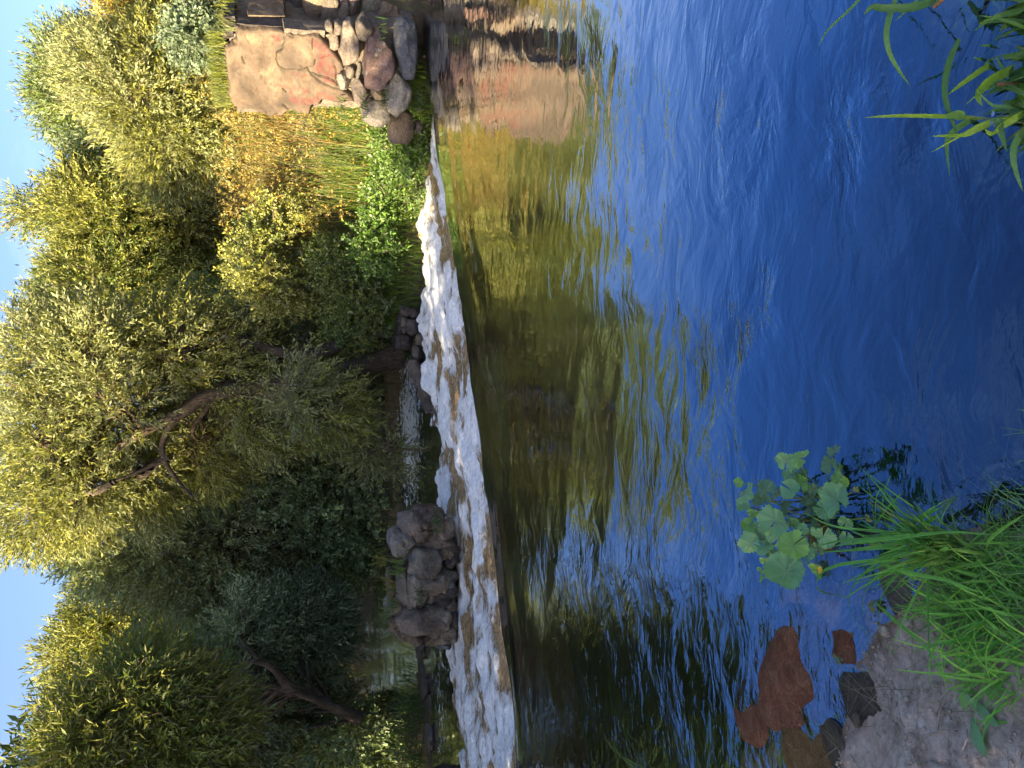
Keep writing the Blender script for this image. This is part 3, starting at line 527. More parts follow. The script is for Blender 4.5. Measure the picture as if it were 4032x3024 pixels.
# earth under these boulders
# ------------------------------------------------------------------ boulder pile (stump of another pier) in the white water
pile = empty('boulder_pile', (-2.85, 10.6, LOW), 'isolated mound of grey boulders and mortar standing in the white water', 'boulder pile')
def z3(X, Y): return 1450 + X / 2.552, 1950 + Y / 2.552
def pile_stone(X, Y, hx, hy, mat, seed, depth=0.0, thick=0.3, sub=3, tilt=0.0, **kw):
    p = at_y(*z3(X, Y), 11.25 + depth); q = p[1] / math.cos(PITCH) / F_PX / 2.552
    o = add_stone('stone', p - np.array([-2.85, 10.6, LOW]), (hy * q * 1.22, thick, hx * q * 1.2), mat, seed, pile, (0, tilt, rng.uniform(-.25, .25)), 4 if hx > 80 else sub, rough=.15, crag=.10, **kw); return o
BP = [(600, 800, 240, 470, M_MORTAR, .55, .58), (700, 560, 160, 260, M_MORTAR, .34, .42), (720, 1150, 150, 230, M_MORTAR, .38, .42),
      (340, 460, 115, 125, M_ST_GREY, .0, .3), (560, 700, 140, 185, M_ST_GREY, -.16, .34), (690, 830, 165, 150, M_ST_GREY, -.14, .34), (530, 1215, 250, 160, M_ST_BROWN, -.06, .40), (660, 1230, 150, 150, M_ST_GREY, -.10, .34), (490, 950, 120, 215, M_ST_GREY, .02, .34), (350, 880, 75, 180, M_ST_GREY, .16, .34),
      (650, 450, 185, 150, M_ST_BROWN, .02, .34), (530, 415, 78, 56, M_ST_BROWN, -.22, .16), (450, 275, 140, 120, M_ST_BROWN, .08, .34), (640, 240, 140, 110, M_ST_BROWN, .04, .34), (570, 165, 130, 70, M_ST_RED, .16, .3), (800, 540, 100, 85, M_ST_TAN, -.12, .26), (815, 650, 85, 75, M_ST_DARK, -.18, .24), (235, 440, 45, 100, M_ST_GREY, .24, .22), (225, 900, 42, 170, M_ST_TAN, .34, .3),
      (215, 1110, 50, 90, M_ST_GREY, .30, .26), (285, 1060, 50, 130, M_ST_BROWN, .20, .26), (260, 1250, 80, 70, M_ST_TAN, .2, .28), (370, 1340, 130, 75, M_ST_TAN, .12, .3), (470, 1430, 70, 60, M_ST_TAN, .04, .24), (710, 1385, 140, 110, M_ST_BROWN, -.02, .34), (700, 1040, 120, 110, M_ST_DARK, -.06, .3), (800, 1100, 90, 85, M_ST_BROWN, -.12, .24),
      (825, 850, 52, 52, M_ST_BLUE, -.24, .16), (820, 960, 75, 85, M_ST_DARK, -.12, .24), (760, 1470, 85, 50, M_ST_BLUE, .02, .24), (610, 950, 80, 100, M_ST_GREY, -.08, .24), (740, 340, 120, 110, M_ST_BROWN, -.04, .26), (850, 1230, 50, 120, M_ST_DARK, -.12, .22)]
for i, (X, Y, hx, hy, m, dep, th) in enumerate(BP): pile_stone(X, Y, hx, hy, m, 300 + i, dep, th, 3 if hx > 50 else 2, rng.uniform(-.15, .15), facets=9)

# ------------------------------------------------------------------ rocks and slab in front of the big willow
def rock_px(x, y, hx, hy, Y, mat, seed, lab, thick=None, rot=(0, 0, 0), **kw):
    p = at_y(x, y, Y); q = Y / math.cos(PITCH) / F_PX
    return tag(add_stone('boulder', p, (hy * q * 1.08, thick or (hx + hy) * 0.5 * q, hx * q * 1.08), mat, seed, None, rot, **kw), lab, 'boulder')
def z2(X, Y): return 1350 + X / 3.318, 1150 + Y / 3.318
for i, (X, Y, hx, hy, dep, m, lab) in enumerate([(815, 255, 70, 70, 0, M_ST_DARK, 'dark round boulder rightmost in the heap at the foot of the willow trunks'), (910, 460, 95, 98, -.1, M_ST_DARK, 'largest dark boulder in the middle of the heap under the willow trunks'), (790, 655, 115, 92, 0, M_ST_DARK, 'dark brown boulder under the left willow trunk beside the leaning slab'),
                                                 (800, 390, 42, 66, .15, M_ST_BROWN, 'small brown stone wedged above the largest dark boulder'), (800, 510, 24, 40, -.05, M_ST_RED, 'tiny reddish stone between two dark boulders under the willow'), (1010, 620, 62, 75, -.25, M_ST_BROWN, 'brown stone low at the foam edge under the willow heap'), (950, 280, 80, 60, -.1, M_ST_DARK, 'dark stone low at the foam edge right of the willow heap'),
                                                 (740, 440, 50, 150, .35, M_ST_DARK, 'long dark stone lying behind the willow heap'), (970, 800, 60, 90, -.1, M_ST_GREY, 'grey stone propping the upper end of the leaning slab')]):
    rock_px(*z2(X, Y), hx / 3.318, hy / 3.318, 15.3 + dep, m, 400 + i, lab, facets=6)
# leaning slab: a long flat stone
sa = at_y(*z2(900, 900), 15.25); sb = at_y(*z2(1160, 1560), 14.4); sl = sb - sa; L = np.linalg.norm(sl); sl /= L; sn = np.cross(sl, np.array([0.2, 0.95, 0.1])); sn /= np.linalg.norm(sn); sw = np.cross(sn, sl)
na, nb_ = 34, 12; A, B = np.meshgrid(np.linspace(0, 1, na), np.linspace(-1, 1, nb_), indexing='ij')
wid = np.interp(A, [0, .06, .3, .6, .9, 1], [.20, .36, .42, .36, .2, .04]) * 1.0 ; edge = 0.05 * noise2(A * 7, B * 2, 140)
def slab_pt(A, B, th): return sa + sl * ((A * L) + 0.04 * noise2(B * 3, A * 3, 141))[..., None] + sw * (B * wid * 0.5 + edge)[..., None] + sn * (th * (1 - 0.5 * np.abs(B) ** 6) + 0.03 * fbm2(A * 5, B * 3, 3, 142))[..., None]
top = slab_pt(A, B, 0.09).reshape(-1, 3); bot = slab_pt(A, B, -0.09).reshape(-1, 3); n_ = len(top); gf = grid_faces(na, nb_)
rimi = np.concatenate([np.arange(na) * nb_, (na - 1) * nb_ + np.arange(1, nb_), (np.arange(na - 1)[::-1]) * nb_ + nb_ - 1, np.arange(1, nb_ - 1)[::-1]])
k = np.arange(len(rimi)); k2 = (k + 1) % len(rimi)
tag(obj('stone_slab', mesh('stone_slab', np.vstack([top, bot]), np.vstack([gf, gf[:, ::-1] + n_, np.stack([rimi[k2], rimi[k], rimi[k] + n_, rimi[k2] + n_], -1)]), True), None, [M_ST_BROWN]), 'long flat stone slab leaning down into the foam beside the willow trunks', 'stone slab')

# ------------------------------------------------------------------ leaves
def twig_templates(n=6, leaves=14, length=0.5, ll=0.10, lw=0.020, splay=0.75, seed=0):
    out = []
    for q in range(n):
        rg = np.random.default_rng(seed + q); V = []; bend = rg.uniform(-.25, .25)
        for i in range(leaves):
            a = (i + 0.5) / leaves; c = np.array([a * length, bend * a * a * length, -0.25 * a * a * length]); ph = i * 2.4 + rg.uniform(-.4, .4)
            d = np.array([1.0, splay * math.cos(ph), splay * math.sin(ph)]); d /= np.linalg.norm(d); nrm = np.cross(d, rg.normal(size=3)); nrm /= np.linalg.norm(nrm); sd_ = np.cross(nrm, d)
            s_ = rg.uniform(0.7, 1.25); le = ll * s_; wd = lw * s_
            V += [c, c + d * le * 0.45 + sd_ * wd * .5, c + d * le - np.array([0, 0, .012]), c + d * le * 0.45 - sd_ * wd * .5]
        out.append(np.array(V).reshape(leaves, 4, 3))
    return out
TW_WILLOW = twig_templates(7, 15, 0.50, 0.105, 0.029, 0.75, 10); TW_NEAR = twig_templates(7, 15, 0.50, 0.105, 0.022, 0.7, 30); TW_BUSH = twig_templates(6, 12, 0.34, 0.075, 0.042, 1.1, 50); TW_BIG = twig_templates(5, 12, 0.9, 0.24, 0.085, 0.9, 70)
def scatter_twigs(P, D, temps, tint, rg, scale=(0.8, 1.25)):
    """twigs at P pointing along D -> verts, faces, tint"""
    n = len(P); D = D / (np.linalg.norm(D, axis=1)[:, None] + 1e-9); rv = rg.normal(size=(n, 3)); Sd = np.cross(D, rv); Sd /= np.linalg.norm(Sd, axis=1)[:, None] + 1e-9; Up = np.cross(D, Sd)
    flip = np.where(Up[:, 2] < 0, -1.0, 1.0)[:, None]; Up = Up * flip; Sd = Sd * flip; sc_ = rg.uniform(*scale, n); which = rg.integers(0, len(temps), n); vs = []; tn = []
    for k in range(len(temps)):
        i = np.nonzero(which == k)[0]
        if not len(i): continue
        T = temps[k].reshape(-1, 3); R = np.stack([D[i], Sd[i], Up[i]], -1)
        v = np.einsum('nij,mj->nmi', R, T) * sc_[i, None, None] + P[i, None, :]; vs.append(v.reshape(-1, 3))
        jit = 1 + 0.28 * rg.normal(size=(len(i), len(T) // 4, 1)); c = tint[i][:, None, :] * np.clip(jit, 0.4, 1.8); tn.append(np.repeat(c, 4, axis=1).reshape(-1, 3))
    v = np.vstack(vs); return v, np.arange(len(v)).reshape(-1, 4), np.vstack(tn)
GREENS = {'lush': ((0.075, 0.165, 0.025), (0.145, 0.245, 0.038)), 'grey': ((0.25, 0.32, 0.19), (0.34, 0.41, 0.24)), 'olive': ((0.185, 0.20, 0.042), (0.30, 0.295, 0.062)), 'green': ((0.105, 0.16, 0.036), (0.19, 0.23, 0.045)), 'gold': ((0.32, 0.24, 0.045), (0.45, 0.32, 0.055)), 'dark': ((0.12, 0.175, 0.11), (0.20, 0.26, 0.15)), 'pale': ((0.21, 0.24, 0.10), (0.30, 0.31, 0.13))}
def lobes_in(c, r, n, rg, rl=(0.45, 0.9), bottom=-0.75):
    out = []
    while len(out) < n:
        d = rg.normal(size=3); d /= np.linalg.norm(d)
        if d[2] < bottom: continue
        k = rg.uniform(0.45, 0.98); out.append((np.array(c) + np.array(r) * d * k, rg.uniform(*rl)))
    return out
def tree(name, base, lobes, label, group, twigs=4200, temps=TW_WILLOW, pal='olive', pal2=None, trunks=None, droop=0.35, seed=0, trunk_r=0.14, bark=None, category='tree', crown_part='crown', inner=0.55, limb_every=1, tscale=(0.8, 1.25), leafmat=None, trunk_k=None):
    rg = np.random.default_rng(seed); root = empty(name, tuple(base), label, category, group); base = np.array(base, float)
    vol = np.array([r ** 2.2 for _, r in lobes]); cnt = rg.multinomial(twigs, vol / vol.sum()); P = []; D = []; Cc = []
    a, b = (np.array(q) for q in GREENS[pal]); a2, b2 = (np.array(q) for q in GREENS[pal2 or pal])
    cen = np.mean([c for c, _ in lobes], 0)
    for (c, r), n in zip(lobes, cnt):
        d = rg.normal(size=(n, 3)); d /= np.linalg.norm(d, axis=1)[:, None]; k = rg.uniform(inner, 1, n) ** 0.6
        sq = np.array([1.0, 1.0, 0.85]) * r; p = c + d * sq * k[:, None]; P.append(p)
        out = (p - cen); out /= np.linalg.norm(out, axis=1)[:, None] + 1e-6
        dd = d * 0.8 + out * 0.6 + rg.normal(size=(n, 3)) * 0.35; dd[:, 2] += 0.25 - droop * rg.uniform(0.3, 2.2, n); D.append(dd)
        tt = rg.uniform(size=(n, 1)); base_c = (a + (b - a) * tt) if rg.uniform() < 0.6 else (a2 + (b2 - a2) * tt); Cc.append(base_c * rg.uniform(0.8, 1.2))
    v, f, t = scatter_twigs(np.vstack(P), np.vstack(D), temps, np.vstack(Cc), rg, tscale)
    if category == 'tree':
        Pa = np.vstack(P); Da = np.vstack(D); k = rg.permutation(len(Pa))[:len(Pa) // 4]; p0 = Pa[k] - Da[k] * 0.55 - base; p1 = Pa[k] + Da[k] * 0.40 - base; sdv = np.cross(Da[k], rg.normal(size=Da[k].shape)); sdv /= np.linalg.norm(sdv, axis=1)[:, None]; mdp = (p0 + p1) / 2 + sdv * 0.05
        sd2 = np.cross(Da[k], sdv) * 0; wv = sdv * 0.0075; tv_ = np.stack([p0 - wv, p0 + wv, mdp + wv * .7, mdp - wv * .7, p1 + wv * .3, p1 - wv * .3], 1).reshape(-1, 3); b6 = np.arange(len(k))[:, None] * 6
        obj('twigs', mesh('twigs', tv_, np.concatenate([b6 + np.array([[0, 1, 2, 3]]), b6 + np.array([[3, 2, 4, 5]])])), root, [M_TWIG])
    obj(crown_part, mesh(crown_part, v - base, f, False, {'tint': t}), root, [leafmat or M_LEAF])
    mb = MB(); br = MB()
    trunks = trunks or [[base, base + (cen - base) * np.array([.3, .3, .35]) + rg.normal(size=3) * .12, base + (cen - base) * np.array([.75, .75, .75])]]
    ends = []
    for ti, tr in enumerate(trunks):
        tr_r = trunk_r * (trunk_k[ti] if trunk_k else 1); c = curve(tr, 18); rad = np.linspace(tr_r, tr_r * 0.32, 18); rad[:3] *= np.array([1.35, 1.15, 1.05]); mb.add(*tube(c - base, rad, 10, 0.22, seed)); ends.append(c)
    pool = np.vstack(ends)
    for i, (c, r) in enumerate(lobes):
        if i % limb_every: continue
        cand = pool[pool[:, 2] < c[2] - 0.1]; cand = cand if len(cand) else pool
        q = cand[np.argmin(np.linalg.norm(cand - c, axis=1) + 0.3 * rg.uniform(size=len(cand)))]
        mid = (q + c) / 2 + np.array([0, 0, 0.12 * np.linalg.norm(c - q)]) + rg.normal(size=3) * 0.12
        r0 = trunk_r * rg.uniform(0.22, 0.40); br.add(*tube(curve([q, mid, c], 9) - base, np.linspace(r0, 0.012, 9), 6, 0.15, seed + i))
        for _ in range(3):
            d = rg.normal(size=3); d[2] = abs(d[2]) * 0.5; d /= np.linalg.norm(d); s0 = mid + (c - mid) * rg.uniform(0.1, 0.9); br.add(*tube(curve([s0, s0 + d * r * .5 + rg.normal(size=3) * .08, s0 + d * r * 0.95], 6) - base, np.linspace(0.016, 0.005, 6), 4))
    obj('trunk', mb.mesh('trunk'), root, [bark or M_BARK])
    if br.n: obj('branches', br.mesh('branches'), root, [bark or M_BARK])
    return root
def L(x, y, Y, r): return (at_y(x, y, Y), r)
G_T = 'willows and trees beyond the weir'
rgL = np.random.default_rng(99)
def spray(box, Y, n, r, dY=1.2, seed=0):
    """lobes scattered over a patch of the photo: box = list of (x, y, halfx, halfy)"""
    rg = np.random.default_rng(seed); out = []
    for (x, y, hx, hy) in box:
        for _ in range(n):
            a = rg.uniform(0, 2 * np.pi); q = math.sqrt(rg.uniform()); rr_ = rg.uniform(*r); m = (rr_ * 0.95 + 0.42) * F_PX / Y; out.append(L(x + max(hx - m, 20) * q * math.cos(a), y + max(hy - m * .6, 20) * q * math.sin(a), Y + rg.uniform(-dY, dY), rr_))
    return out
def gp(x, y): k = depth(y) / y if y > 9 and x > -9.5 else 0.97; return np.array([x * k, y * k, gh(x * k, y * k)])
def build_trees():
    # the big willow in the middle, its trunks behind the heap of dark boulders
    b = np.array([0.55, 16.0, LOW + 0.1])
    tr = [[at_y(1570, 1300, 16.3), at_y(1440, 1310, 16.4), at_y(1200, 1400, 17.3), at_y(900, 1330, 18.1), at_y(500, 1350, 18.3)],
          [at_y(1580, 1400, 16.2), at_y(1430, 1440, 16.3), at_y(1150, 1500, 17.2), at_y(830, 1555, 17.7), at_y(720, 1620, 17.6), at_y(560, 1700, 17.6), at_y(430, 1780, 17.6), at_y(250, 1850, 17.9)],
          [at_y(720, 1620, 17.6), at_y(660, 1690, 17.4), at_y(640, 1790, 17.3), at_y(690, 1880, 17.2), at_y(760, 1960, 17.1)],
          [at_y(660, 1800, 17.3), at_y(560, 1850, 17.2), at_y(440, 1900, 17.1)]]
    lob = spray([(190, 1350, 170, 200), (190, 1700, 170, 230), (150, 2000, 130, 110), (380, 1400, 200, 190), (330, 1900, 170, 170), (700, 1350, 190, 170), (980, 1330, 150, 130), (1030, 1620, 130, 100), (900, 1480, 120, 110), (480, 1620, 150, 120)], 18.8, 6, (0.46, 0.85), 1.2, 1)
    lob += spray([(1180, 1560, 130, 130), (1300, 1640, 90, 110)], 15.4, 5, (0.35, 0.6), .5, 31)
    lob += spray([(250, 1600, 250, 400), (600, 1900, 200, 200), (850, 1750, 150, 180), (700, 1500, 200, 200)], 20.4, 6, (0.5, 0.9), .8, 2)
    tree('willow_tree', b, lob, 'biggest sunlit willow in the middle with dark forked limb and two leaning trunks', G_T, 10500, TW_WILLOW, 'olive', 'pale', tr, 0.40, 1, 0.22, trunk_k=(0.8, 0.85, 0.34, 0.24))
    # grey green shaded lower willow left of the middle
    b = gp(-4.6, 24.0)
    lob = spray([(420, 2130, 160, 130), (650, 2200, 190, 150), (900, 2150, 190, 170), (1080, 2330, 130, 110), (1150, 2080, 140, 170), (850, 2380, 150, 120), (1000, 1880, 180, 150), (1270, 1850, 130, 170), (1330, 2060, 110, 120)], 25.0, 7, (0.58, 1.08), 1.0, 3)
    tree('willow_tree', b, lob, 'rounded grey green willow mostly in shade left of the biggest willow', G_T, 8800, TW_WILLOW, 'pale', 'grey', None, 0.45, 2, 0.17, tscale=(0.95, 1.45))
    b = gp(-8.0, 36)
    lob = spray([(480, 2450, 170, 110), (360, 2570, 140, 60), (640, 2520, 170, 150), (420, 2660, 130, 60), (800, 2600, 170, 150), (480, 2330, 140, 80)], 36, 7, (0.8, 1.3), 1.2, 4)
    tree('willow_tree', b, lob, 'pointed far willow at left with sunlit tips below the sky', G_T, 6000, TW_WILLOW, 'olive', 'green', None, 0.1, 3, 0.16, tscale=(1.2, 1.8))
    b = gp(-6.7, 12.8)
    lob = spray([(330, 2990, 220, 200), (500, 2870, 260, 260), (690, 2940, 230, 260), (560, 2740, 220, 190), (380, 2840, 200, 180), (760, 2830, 150, 180)], 11.6, 8, (0.24, 0.44), 1.2, 5) + spray([(700, 3250, 200, 160)], 11.8, 6, (0.5, 0.8), 1.2, 6)
    tree('willow_tree', b, lob, 'nearest overhanging willow with large leaves at the far left edge', G_T, 6400, TW_NEAR, 'green', 'olive', [[b, b + np.array([-.1, -.2, 2]), at_y(900, 3150, 12.0), at_y(500, 3050, 11.8), at_y(250, 2950, 11.8)]], 0.45, 4, 0.17)
    b = gp(-8.2, 17.4)
    lob = spray([(1050, 2700, 200, 180), (1000, 2920, 200, 110), (1200, 2500, 130, 150), (1230, 2850, 120, 150), (800, 2720, 160, 140), (900, 2960, 200, 160), (1000, 2520, 160, 150)], 20.5, 7, (0.5, 0.95), 1.0, 7)
    tr = [[at_y(1420, 2830, 17), at_y(1280, 2770, 17), at_y(1150, 2720, 17), at_y(1010, 2690, 17.1), at_y(800, 2660, 17.2)], [at_y(1150, 2720, 17), at_y(1060, 2620, 17), at_y(950, 2600, 17)]]
    tree('willow_tree', b, lob, 'dark shaded willow with a leaning trunk over the black river at left', G_T, 6200, TW_WILLOW, 'dark', 'grey', tr, 0.5, 8, 0.10, tscale=(0.9, 1.4))
    # right of the middle
    b = gp(3.3, 30)
    lob = spray([(350, 1110, 130, 90), (500, 1130, 200, 110), (310, 1230, 130, 70), (700, 1130, 180, 110), (520, 1000, 190, 110)], 30, 7, (0.6, 1.05), 1.3, 9)
    tree('willow_tree', b, lob, 'slender grey green willow just right of the biggest willow', G_T, 6000, TW_WILLOW, 'green', 'olive', None, 0.15, 9, 0.16, tscale=(1.0, 1.55))
    b = gp(6.4, 30)
    lob = spray([(440, 870, 170, 110), (340, 830, 90, 60), (540, 880, 180, 130), (760, 820, 160, 130), (560, 770, 110, 70), (700, 960, 130, 90)], 30, 7, (0.6, 1.05), 1.3, 11) + spray([(150, 835, 60, 40)], 30, 6, (0.28, 0.4), .5, 12)
    tree('willow_tree', b, lob, 'round sunlit willow with bare twigs rising from its top right of the middle', G_T, 6600, TW_WILLOW, 'olive', 'green', [[b, at_y(950, 930, 30), at_y(600, 900, 30), at_y(300, 850, 30), at_y(110, 830, 30)]], 0.12, 10, 0.16, tscale=(1.0, 1.55))
    b = gp(10.6, 31)
    lob = spray([(300, 270, 100, 80), (290, 400, 90, 90), (350, 330, 110, 130), (400, 280, 120, 150), (390, 500, 110, 90), (480, 470, 130, 120), (470, 590, 60, 50)], 31, 7, (0.5, 0.95), 1.3, 13)
    tree('alder_tree', b, lob, 'tall airy dark green tree with the highest tip behind the stone pier', G_T, 5200, TW_WILLOW, 'green', 'dark', None, 0.05, 11, 0.16, tscale=(1.0, 1.55))
    b = gp(7.8, 21.5)
    lob = spray([(420, 300, 140, 130), (560, 420, 170, 150), (620, 230, 150, 120), (720, 380, 130, 150), (640, 600, 190, 120), (800, 560, 110, 120)], 21.5, 7, (0.45, 0.8), 1.0, 15)
    tree('willow_tree', b, lob, 'pale golden willow bush directly above the grassy pier top', G_T, 6200, TW_WILLOW, 'olive', 'pale', None, 0.2, 12, 0.12, M_TWIG, tscale=(0.85, 1.3))
    b = gp(13.6, 27)
    lob = spray([(560, 60, 110, 90), (640, 40, 150, 90), (740, 80, 130, 100), (600, -100, 170, 90), (650, -120, 170, 100)], 27, 7, (0.55, 1.0), 1.2, 17)
    tree('birch_tree', b, lob, 'golden autumn tree in the right corner above the pier', G_T, 4200, TW_WILLOW, 'gold', 'olive', None, 0.15, 13, 0.14, M_TWIG, tscale=(1.0, 1.5))
build_trees()

# trees of the near left bank: they stand beside the camera and throw the shade on the pool
def big_tree(x, y, h, r, label, seed, n=2600):
    b = gp(x, y); rg = np.random.default_rng(seed); lob = lobes_in((x, y, b[2] + h * 0.62), (r, r, h * 0.38), 26, rg, (0.6, 1.15))
    tree('willow_tree', b, lob, label, 'trees on the near left bank', n, TW_BIG, 'green', 'olive', [[b, b + np.array([.2, .1, h * .35]), b + np.array([0, .2, h * .8])]], 0.2, seed, 0.2)
big_tree(-7.8, -3.2, 8.0, 2.8, 'tall willow on the near left bank level with the camera', 501)
big_tree(-7.0, -6.5, 8.6, 3.2, 'tall willow on the near left bank behind the camera', 502)
big_tree(-11.0, 5.4, 4.2, 1.7, 'low willow on the near left bank ahead of the camera', 503)
big_tree(-13.2, 11.0, 8.6, 2.4, 'tall willow on the left bank beside the lower river', 504)
big_tree(-15.5, 15.5, 8.8, 2.8, 'tall willow on the left bank far down the river', 505)
big_tree(-9.4, 0.4, 5.9, 1.7, 'slim willow on the near left bank across the pool from the pier', 507)
big_tree(-10.6, 17.0, 11.0, 2.5, 'tallest willow on the left bank just outside the left edge', 508)
big_tree(-13.0, 5.6, 8.3, 2.1, 'middling willow on the left bank between two taller ones', 506)

# far wood closing the view
rgw = np.random.default_rng(21); n = 11000; ang = rgw.uniform(math.radians(-52), math.radians(40), n); rad = rgw.uniform(22.5, 37, n)
rad = np.where(ang > 0.03, rad + 8, rad); wx = np.sin(ang) * rad; wy = np.cos(ang) * rad; top = 3.6 + 1.6 * smooth(2, -4, wx) + 1.0 * fbm2(wx * 0.25, wy * 0.25, 3, 150) + 0.0 * wx
wz = ghv(wx, wy) + top * rgw.uniform(0, 1, n) ** 0.8; inriv = poly_sd(wx, wy, LOWER) < 0.3; P = np.stack([wx, wy, wz], -1)[~inriv]
c = np.array((0.08, 0.12, 0.06)) + rgw.uniform(size=(len(P), 1)) * np.array((0.09, 0.10, 0.05)); D = rgw.normal(size=P.shape); D[:, 1] -= 0.4
v, f, t = scatter_twigs(P, D, TW_BIG, c, rgw, (0.9, 1.5))
tag(obj('woods', mesh('woods', v, f, False, {'tint': t}), None, [M_LEAF]), 'dim wood closing the view behind the river trees', None, None, 'stuff')

# ------------------------------------------------------------------ undergrowth and grass (uncountable)
def blades(P, Ln, W, lean, tint, rg, seg=3, upness=1.0):
    """grass blades as folded ribbons: returns verts, quads, tint"""
    n = len(P); az = rg.uniform(0, 2 * np.pi, n); d = np.stack([np.cos(az), np.sin(az), 0 * az], -1); side = np.stack([-np.sin(az), np.cos(az), 0 * az], -1); tw = rg.uniform(-1, 1, n)[:, None]; side = side * np.sqrt(1 - 0.6 * tw ** 2) + d * 0.6 * tw
    V = []
    for k in range(seg + 1):
        a = k / seg; c = P + np.array([0, 0, 1.0]) * (Ln * (a - 0.35 * lean * a * a) * upness)[:, None] + d * (Ln * lean * a ** 1.7 * 0.8)[:, None]; wk = (W * (1 - a) ** 0.7 * (0.6 + 0.4 * min(1, a * 4)) + 0.0008)[:, None]
        V += [c - side * wk * .5, c + side * wk * .5]
    V = np.stack(V, 1); m = 2 * (seg + 1); q = np.array([[2 * k, 2 * k + 1, 2 * k + 3, 2 * k + 2] for k in range(seg)])
    return V.reshape(-1, 3), (np.arange(n)[:, None, None] * m + q[None]).reshape(-1, 4), np.repeat(tint, m, axis=0)
def region(n, rg, x0, x1, y0, y1, test):
    P = np.zeros((0, 2))
    while len(P) < n:
        c = np.stack([rg.uniform(x0, x1, 3 * n), rg.uniform(y0, y1, 3 * n)], -1); P = np.vstack([P, c[test(c[:, 0], c[:, 1])]])
    return P[:n]
rgg = np.random.default_rng(33)
# lush grass along the right bank foot
p = region(9000, rgg, 0.9, 5.6, 11.0, 15.6, lambda x, y: (poly_sd(x, y, LOWER) > -0.05) & (poly_sd(x, y, LOWER) < 1.3 + 0.5 * noise2(x, y, 5)))
P = np.stack([p[:, 0], p[:, 1], ghv(p[:, 0], p[:, 1]) - .02], -1); tt = rgg.uniform(size=(len(P), 1)); c = np.array((0.09, 0.18, 0.025)) * (1 - tt) + np.array((0.20, 0.27, 0.04)) * tt
v, f, t = blades(P, rgg.uniform(.25, .6, len(P)), rgg.uniform(.010, .022, len(P)), rgg.uniform(.3, 1.1, len(P)), c, rgg)
tag(obj('grass', mesh('grass', v, f, False, {'tint': t}), None, [M_GRASS]), 'lush bright green grass along the foot of the right bank', None, None, 'stuff')
# golden dead stalks and weeds above it
p = region(11000, rgg, 0.45, 8.5, 11.8, 18, lambda x, y: (poly_sd(x, y, LOWER) > 0.5) & (st(x, y)[1] > 0.8))
P = np.stack([p[:, 0], p[:, 1], ghv(p[:, 0], p[:, 1]) - .02], -1); tt = rgg.uniform(size=(len(P), 1)); c = np.array((0.26, 0.15, 0.05)) * (1 - tt) + np.array((0.44, 0.29, 0.10)) * tt
gmask = rgg.uniform(size=len(P)) < np.where(poly_sd(P[:, 0], P[:, 1], LOWER) < 1.6, 0.75, 0.35); c[gmask] = np.array((0.13, 0.19, 0.03)); Ln = rgg.uniform(.6, 1.5, len(P)) * (0.8 + 0.4 * noise2(P[:, 0] * .8, P[:, 1] * .8, 3))
v, f, t = blades(P, Ln, rgg.uniform(.008, .016, len(P)), rgg.uniform(.1, .8, len(P)), c, rgg)
n = 3600; p = p[rgg.integers(0, len(p), n)]; P2 = np.stack([p[:, 0], p[:, 1], ghv(p[:, 0], p[:, 1]) + rgg.uniform(.2, 1.2, n)], -1); D = rgg.normal(size=(n, 3)); D[:, 2] += .8
c2 = np.array((0.19, 0.175, 0.04)) + rgg.uniform(size=(n, 1)) * np.array((0.18, 0.07, 0.012)); v2, f2, t2 = scatter_twigs(P2, D, TW_BUSH, c2, rgg, (0.35, 0.8))
tag(obj('undergrowth', mesh('undergrowth', np.vstack([v, v2]), np.vstack([f, f2 + len(v)]), False, {'tint': np.vstack([t, t2])}), None, [M_GRASS]), 'golden brown dry stalks and weeds covering the sunny right bank', None, None, 'stuff')
# dark shaded ground cover on the far left banks
p = region(7000, rgg, -16, 3, 9, 22, lambda x, y: (poly_sd(x, y, LOWER) > 0.0) & (poly_sd(x, y, LOWER) < 3.0) & (st(x, y)[1] > 0.5) & (x < 2.5))
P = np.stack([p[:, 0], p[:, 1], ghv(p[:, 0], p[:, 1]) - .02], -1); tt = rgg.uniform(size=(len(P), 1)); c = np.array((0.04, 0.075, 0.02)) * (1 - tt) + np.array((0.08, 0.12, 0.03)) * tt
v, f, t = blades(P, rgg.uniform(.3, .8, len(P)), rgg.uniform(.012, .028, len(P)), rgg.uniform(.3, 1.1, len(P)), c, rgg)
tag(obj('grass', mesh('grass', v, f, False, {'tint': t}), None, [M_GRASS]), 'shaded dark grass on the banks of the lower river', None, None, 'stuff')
n = 7600; p = region(n, rgg, -16, 2.3, 12.9, 28, lambda x, y: (poly_sd(x, y, LOWER) > 0.15) & (poly_sd(x, y, LOWER) < 4.5) & (st(x, y)[1] > 3))
hz = rgg.uniform(0, 1, n) ** 1.2 * (1.2 + 1.3 * smooth(0.2, 2.0, poly_sd(p[:, 0], p[:, 1], LOWER))) * (1 + 0.5 * noise2(p[:, 0] * .7, p[:, 1] * .7, 9)); P = np.stack([p[:, 0], p[:, 1], ghv(p[:, 0], p[:, 1]) + hz], -1)
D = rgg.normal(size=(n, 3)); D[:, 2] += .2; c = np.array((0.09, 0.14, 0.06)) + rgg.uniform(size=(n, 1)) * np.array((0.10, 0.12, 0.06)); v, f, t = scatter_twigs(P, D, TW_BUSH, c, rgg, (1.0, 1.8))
tag(obj('undergrowth', mesh('undergrowth', v, f, False, {'tint': t}), None, [M_LEAF]), 'dark leafy thicket under the trees along the lower river', None, None, 'stuff')
